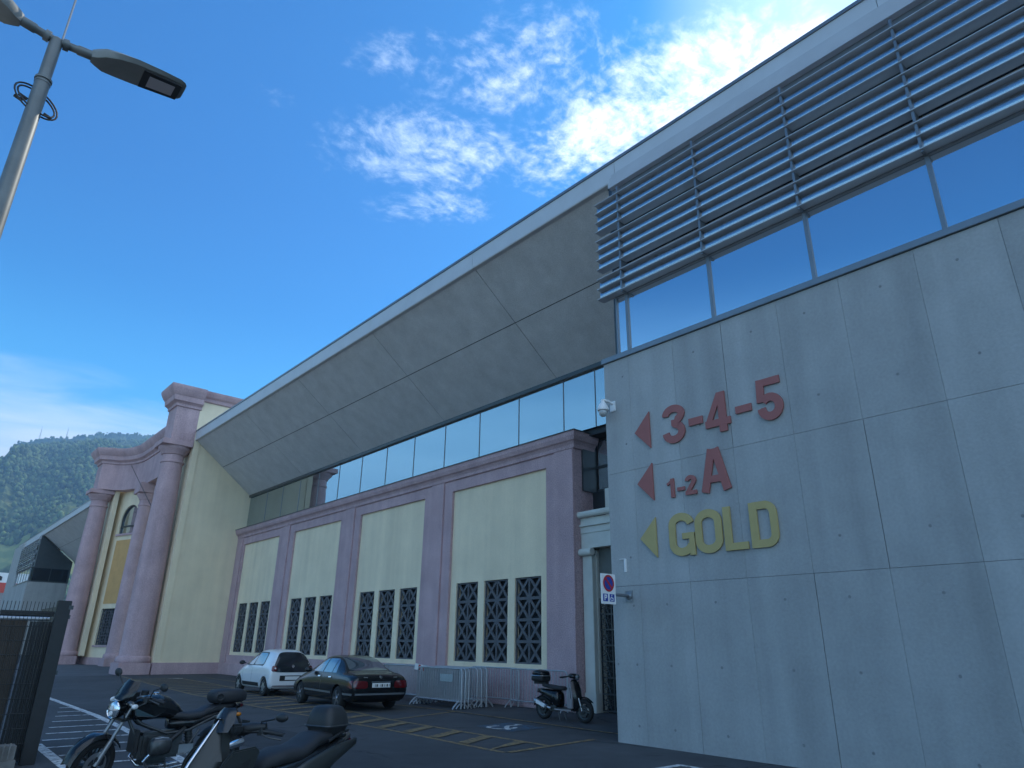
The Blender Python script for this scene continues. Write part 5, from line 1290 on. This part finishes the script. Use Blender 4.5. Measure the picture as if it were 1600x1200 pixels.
while x < -.35: b.box(x, -.34, .13, x+.02, -.32, .34); x += .07
o = b.build('kerb_planter', mat('old_kerb', (.17, .165, .155), .9, var=.3, scale=5)); o.location = (FX-.02, FY-.05, 0); tag(o, 'low ribbed concrete kerb at the foot of the mesh fence', 'kerb')
t = thing('utility_cabinet', 'tall dark brown cabinet standing behind the mesh fence', 'cabinet', (FX, FY, 0))
b = MB(); b.box(-.80, .55, 0, -.45, 1.1, 2.05); b.build('cabinet_body', M['brown'], t, bevel=.01)
b = MB(); b.box(-.84, .5, 2.051, -.10, 1.15, 2.12); b.build('cabinet_roof', M['black_plastic'], t)
b = MB(); b.box(-.78, .535, .1, -.64, .548, 1.98); b.box(-.62, .535, .1, -.47, .548, 1.98); b.build('cabinet_door', M['brown'], t)
b = MB(); x = -.44
while x < -.02: b.box(x, .34, .02, x+.034, .36, 1.96); x += .04
o = b.build('slatted_screen', M['black_plastic']); o.location = (FX, FY, 0); tag(o, 'dark slatted screen between the brown cabinet and the thick fence post', 'screen')
t = thing('ladder_rack', 'metal rack with pale rungs behind the fence, next to the brown cabinet', 'rack', (FX, FY, 0))
b = MB()
for x in (-1.45, -.90): b.box(x-.02, .8, 0, x+.02, .84, 1.95)
b.build('rack_uprights', M['engine'], t)
for k in range(9):
    b = MB(); b.box(-1.43, .79, .25+.2*k, -.92, .82, .275+.2*k); b.build('rung', M['white_plastic'], t)
b = MB(); b.tube([(-2.2, .35, 2.0), (.02, .35, 2.0)], .03, 8); o = b.build('handrail', M['steel'], None, smooth=50); o.location = (FX-.22, FY, 0); tag(o, 'pale horizontal rail running behind the top of the mesh fence', 'rail')

# ------------------------------------------------------------------ distant building
t = thing('warehouse', 'far white building with a red band at the left edge, past the concrete block', 'building', (15.9, 172, 0))
b = MB(); b.box(-14, 0, 0, 1.6, 30, 10.2); b.build('lower_wall', M['pale_grey'], t)
b = MB(); b.box(-14.1, -.1, 10.2, 1.7, 30, 12.1); b.build('red_band', mat('red_cladding', (.50, .07, .05), .6, var=.1), t)
b = MB(); b.box(-14.0, 0, 12.1, 1.6, 30, 14.0); b.build('upper_wall', M['white_plastic'], t)
b = MB(); b.prism([(-1.9, -.05, 12.5), (-.3, -.05, 12.5), (-.3, -.05, 13.2), (-.8, -.05, 13.4)], (0, -.05, 0)); b.build('wall_emblem', M['black_plastic'], t)

# ------------------------------------------------------------------ wooded hills
from mathutils import noise as mn
def build_hills():
    keys = [(-70, 7.5), (-45, 9.0), (-25, 9.5), (-10, 8.5), (-3, 9.0), (1.5, 9.8), (3.3, 11.1), (4.0, 12.55), (5.1, 12.9), (6.6, 13.3), (8.9, 13.95), (10.6, 14.15), (12, 14.35), (14, 14.0), (20, 14.8), (30, 13.5), (45, 12), (60, 9), (75, 7)]
    az = np.concatenate([np.arange(-70, 1.5, 1.2), np.arange(1.5, 14.5, .03), np.arange(14.5, 76, 1.2)])
    rr = np.concatenate([np.arange(430, 900, 12), np.arange(900, 2440, 4.4), np.arange(2440, 2800, 40)])
    el = np.interp(az, [k[0] for k in keys], [k[1] for k in keys])
    n, k = len(az), len(rr); co = np.zeros((n, k, 3)); tone = np.zeros((n, k))
    RID = 2350.0
    for i in range(n):
        a = R(az[i]); hmax = RID*math.tan(R(el[i])); sa, ca = sin(a), cos(a)
        fine = 1.5 <= az[i] < 14.5
        for j in range(k):
            r = rr[j]; x, y = r*sa, r*ca
            s = min(1, max(0, (r-430)/(RID-430)))
            prof = .16*s+.84*(s*s*(3-2*s))**1.05
            h = hmax*prof
            env = s*(1-s)*4*min(1, (1-s)*2.6)
            sp = mn.noise(Vector((x*.0042+3.1, y*.0016, 2.0)))       # spurs running down slope
            sp2 = mn.noise(Vector((x*.010, y*.006, 7.0)))
            h += env*(sp*170+sp2*48)
            if s < .985: h = min(h, r*math.tan(R(el[i]))*.965)
            if r > RID: h -= (r-RID)*.55
            if fine:
                e2 = min(1, s*6)
                c = mn.cell if False else None
                t1 = mn.noise(Vector((x*.055, y*.045, 1.0))); t2 = mn.noise(Vector((x*.14, y*.11, 5.0)))
                op = mn.noise(Vector((x*.016+9, y*.012, 3.0)))
                tone[i, j] = op
                h += e2*(max(.25, .45+op)*11*(t1+.6*t2)+5*op)
            co[i, j] = (x, y, h-2)
    v = co.reshape(-1, 3)
    ii, jj = np.meshgrid(np.arange(n-1), np.arange(k-1), indexing='ij')
    a = (ii*k+jj).ravel(); f = np.stack([a, a+1, a+k+1, a+k], 1)
    me = bpy.data.meshes.new('hills'); me.vertices.add(len(v)); me.vertices.foreach_set('co', v.ravel())
    me.loops.add(f.size); me.loops.foreach_set('vertex_index', f.ravel()); me.polygons.add(len(f))
    me.polygons.foreach_set('loop_start', np.arange(0, f.size, 4)); me.update(calc_edges=True)
    if me.polygons[len(f)//2].normal.z < 0: me.flip_normals()
    m, nt, bs = new_mat('wooded_slope'); N = nt.nodes; L = nt.links; bs.inputs['Roughness'].default_value = 1; bs.inputs['Specular IOR Level'].default_value = .1
    tc = N.new('ShaderNodeTexCoord')
    def noise(s, d=4, vec=None):
        q = N.new('ShaderNodeTexNoise'); q.inputs['Scale'].default_value = s; q.inputs['Detail'].default_value = d; L.new(vec or tc.outputs['Object'], q.inputs['Vector']); return q.outputs[0]
    def rp(v, lo, hi):
        q = N.new('ShaderNodeMapRange'); q.interpolation_type = 'SMOOTHSTEP'; L.new(v, q.inputs[0]); q.inputs[1].default_value = lo; q.inputs[2].default_value = hi; return q.outputs[0]
    def mx(fac, A, B_):
        q = N.new('ShaderNodeMix'); q.data_type = 'RGBA'; L.new(fac, q.inputs[0])
        for s_, c in ((6, A), (7, B_)):
            if isinstance(c, tuple): q.inputs[s_].default_value = (*c, 1)
            else: L.new(c, q.inputs[s_])
        return q.outputs[2]
    forest = mx(rp(noise(.012, 6), .38, .62), (.016, .032, .014), (.050, .075, .026))
    forest = mx(rp(noise(.11, 3), .46, .62), forest, (.095, .125, .045))
    rock = mx(rp(noise(.02, 6), .66, .72), forest, (.30, .27, .22))
    # terraced vineyards and meadow low on the slope
    sp_ = N.new('ShaderNodeSeparateXYZ'); L.new(tc.outputs['Object'], sp_.inputs[0])
    lowm = rp(sp_.outputs[2], 230, 130)
    md = N.new('ShaderNodeMath'); md.operation = 'MULTIPLY'; L.new(rp(noise(.009, 4), .44, .54), md.inputs[0]); L.new(lowm, md.inputs[1])
    col = mx(md.outputs[0], rock, mx(rp(noise(.03, 3), .4, .6), (.20, .21, .075), (.13, .165, .055)))
    def mth(op, a_, b_):
        q = N.new('ShaderNodeMath'); q.operation = op
        for i_, v_ in enumerate((a_, b_)):
            if isinstance(v_, (int, float)): q.inputs[i_].default_value = v_
            else: L.new(v_, q.inputs[i_])
        return q.outputs[0]
    ex = mth('DIVIDE', mth('SUBTRACT', sp_.outputs[0], 70), 62); ey = mth('DIVIDE', mth('SUBTRACT', sp_.outputs[1], 1140), 34)
    dd = mth('ADD', mth('ADD', mth('MULTIPLY', ex, ex), mth('MULTIPLY', ey, ey)), mth('MULTIPLY', noise(.03, 5), 1.6))
    col = mx(rp(dd, 1.75, 1.45), col, mx(rp(noise(.05, 3), .4, .6), (.30, .32, .11), (.19, .23, .075)))
    L.new(col, bs.inputs['Base Color'])
    me.materials.append(m)
    o = bpy.data.objects.new('hills', me); COL.objects.link(o); tag(o, None, None, kind='structure')
    return co, az, rr
hill = build_hills()
for a, lab, hh in ((5.12, 'left of two thin transmitter masts on the hill crest', 44), (6.68, 'right one of the pair of transmitter masts on the hill crest', 36)):
    i = int(np.argmin(abs(hill[1]-a))); j = int(np.argmax(hill[0][i, :, 2]/hill[2])); p = hill[0][i, j]
    t = thing('radio_mast', lab, 'mast', tuple(p), 0, 'transmitter masts on the ridge')
    b = MB()
    for k in range(3):
        an = 2*pi*k/3; b.tube([(2.2*cos(an), 2.2*sin(an), -6), (.5*cos(an), .5*sin(an), hh*.8)], .35, 5)
    for k in range(9):
        z = hh*.8*k/9; r = 2.2-1.7*k/9
        b.tube([(r*cos(2*pi*q/3), r*sin(2*pi*q/3), z) for q in range(3)], .22, 4, closed=True)
    b.build('lattice', M['mid_metal'], t)
    b = MB(); b.tube([(0, 0, hh*.78), (0, 0, hh)], .3, 6); b.build('spike', M['mid_metal'], t)

def build_forest():
    co, az, rr = hill; rng = np.random.default_rng(5)
    ico = bmesh.new(); bmesh.ops.create_icosphere(ico, subdivisions=1, radius=1.0)
    iv = np.array([v.co[:] for v in ico.verts]); ifc = np.array([[v.index for v in f.verts] for f in ico.faces]); ico.free()
    V_, F_ = [], []; n = 0; i0 = int(np.searchsorted(az, 1.6)); i1 = int(np.searchsorted(az, 14.4))
    while n < 15000:
        i = rng.integers(i0, i1); r = math.sqrt(rng.uniform(520**2, 2335**2)); j = min(len(rr)-1, int(np.searchsorted(rr, r)))
        p = co[i, j]
        if ((p[0]-70)/62)**2+((p[1]-1140)/34)**2 < .7+.5*mn.noise(Vector((p[0]*.05, p[1]*.05, 8.0))): continue
        dns = mn.noise(Vector((p[0]*.011, p[1]*.009, 4.0)))
        if dns < rng.uniform(-.35, .25)+max(0, (210-p[2])/300): continue
        s = rng.uniform(1.7, 4.3); h = s*rng.uniform(.9, 1.7)
        q = iv*np.array([s, s, h])*rng.uniform(.75, 1.2, (len(iv), 1))+p+np.array([rng.uniform(-4, 4), rng.uniform(-4, 4), h*.55])
        F_.append(ifc+n*len(iv)); V_.append(q); n += 1
    v = np.concatenate(V_); f = np.concatenate(F_)
    me = bpy.data.meshes.new('forest'); me.vertices.add(len(v)); me.vertices.foreach_set('co', v.ravel())
    me.loops.add(f.size); me.loops.foreach_set('vertex_index', f.ravel()); me.polygons.add(len(f))
    me.polygons.foreach_set('loop_start', np.arange(0, f.size, 3)); me.update(calc_edges=True)
    me.materials.append(mat('tree_crowns', (.075, .11, .042), .95, island=.6, spec=.1))
    o = bpy.data.objects.new('forest', me); COL.objects.link(o); tag(o, None, None, kind='stuff')
build_forest()

# ------------------------------------------------------------------ air
b = MB(); b.box(-2600, -600, -1.0, 3600, 3100, 680)
m = bpy.data.materials.new('thin_haze'); m.use_nodes = True; nt = m.node_tree; nt.nodes.clear()
out = nt.nodes.new('ShaderNodeOutputMaterial'); pv = nt.nodes.new('ShaderNodeVolumePrincipled')
pv.inputs['Color'].default_value = (.34, .64, 1.0, 1); pv.inputs['Density'].default_value = .00031; pv.inputs['Anisotropy'].default_value = .3
nt.links.new(pv.outputs[0], out.inputs['Volume'])
hz = b.build('haze', m); tag(hz, None, None, kind='stuff'); hz.display_type = 'WIRE'
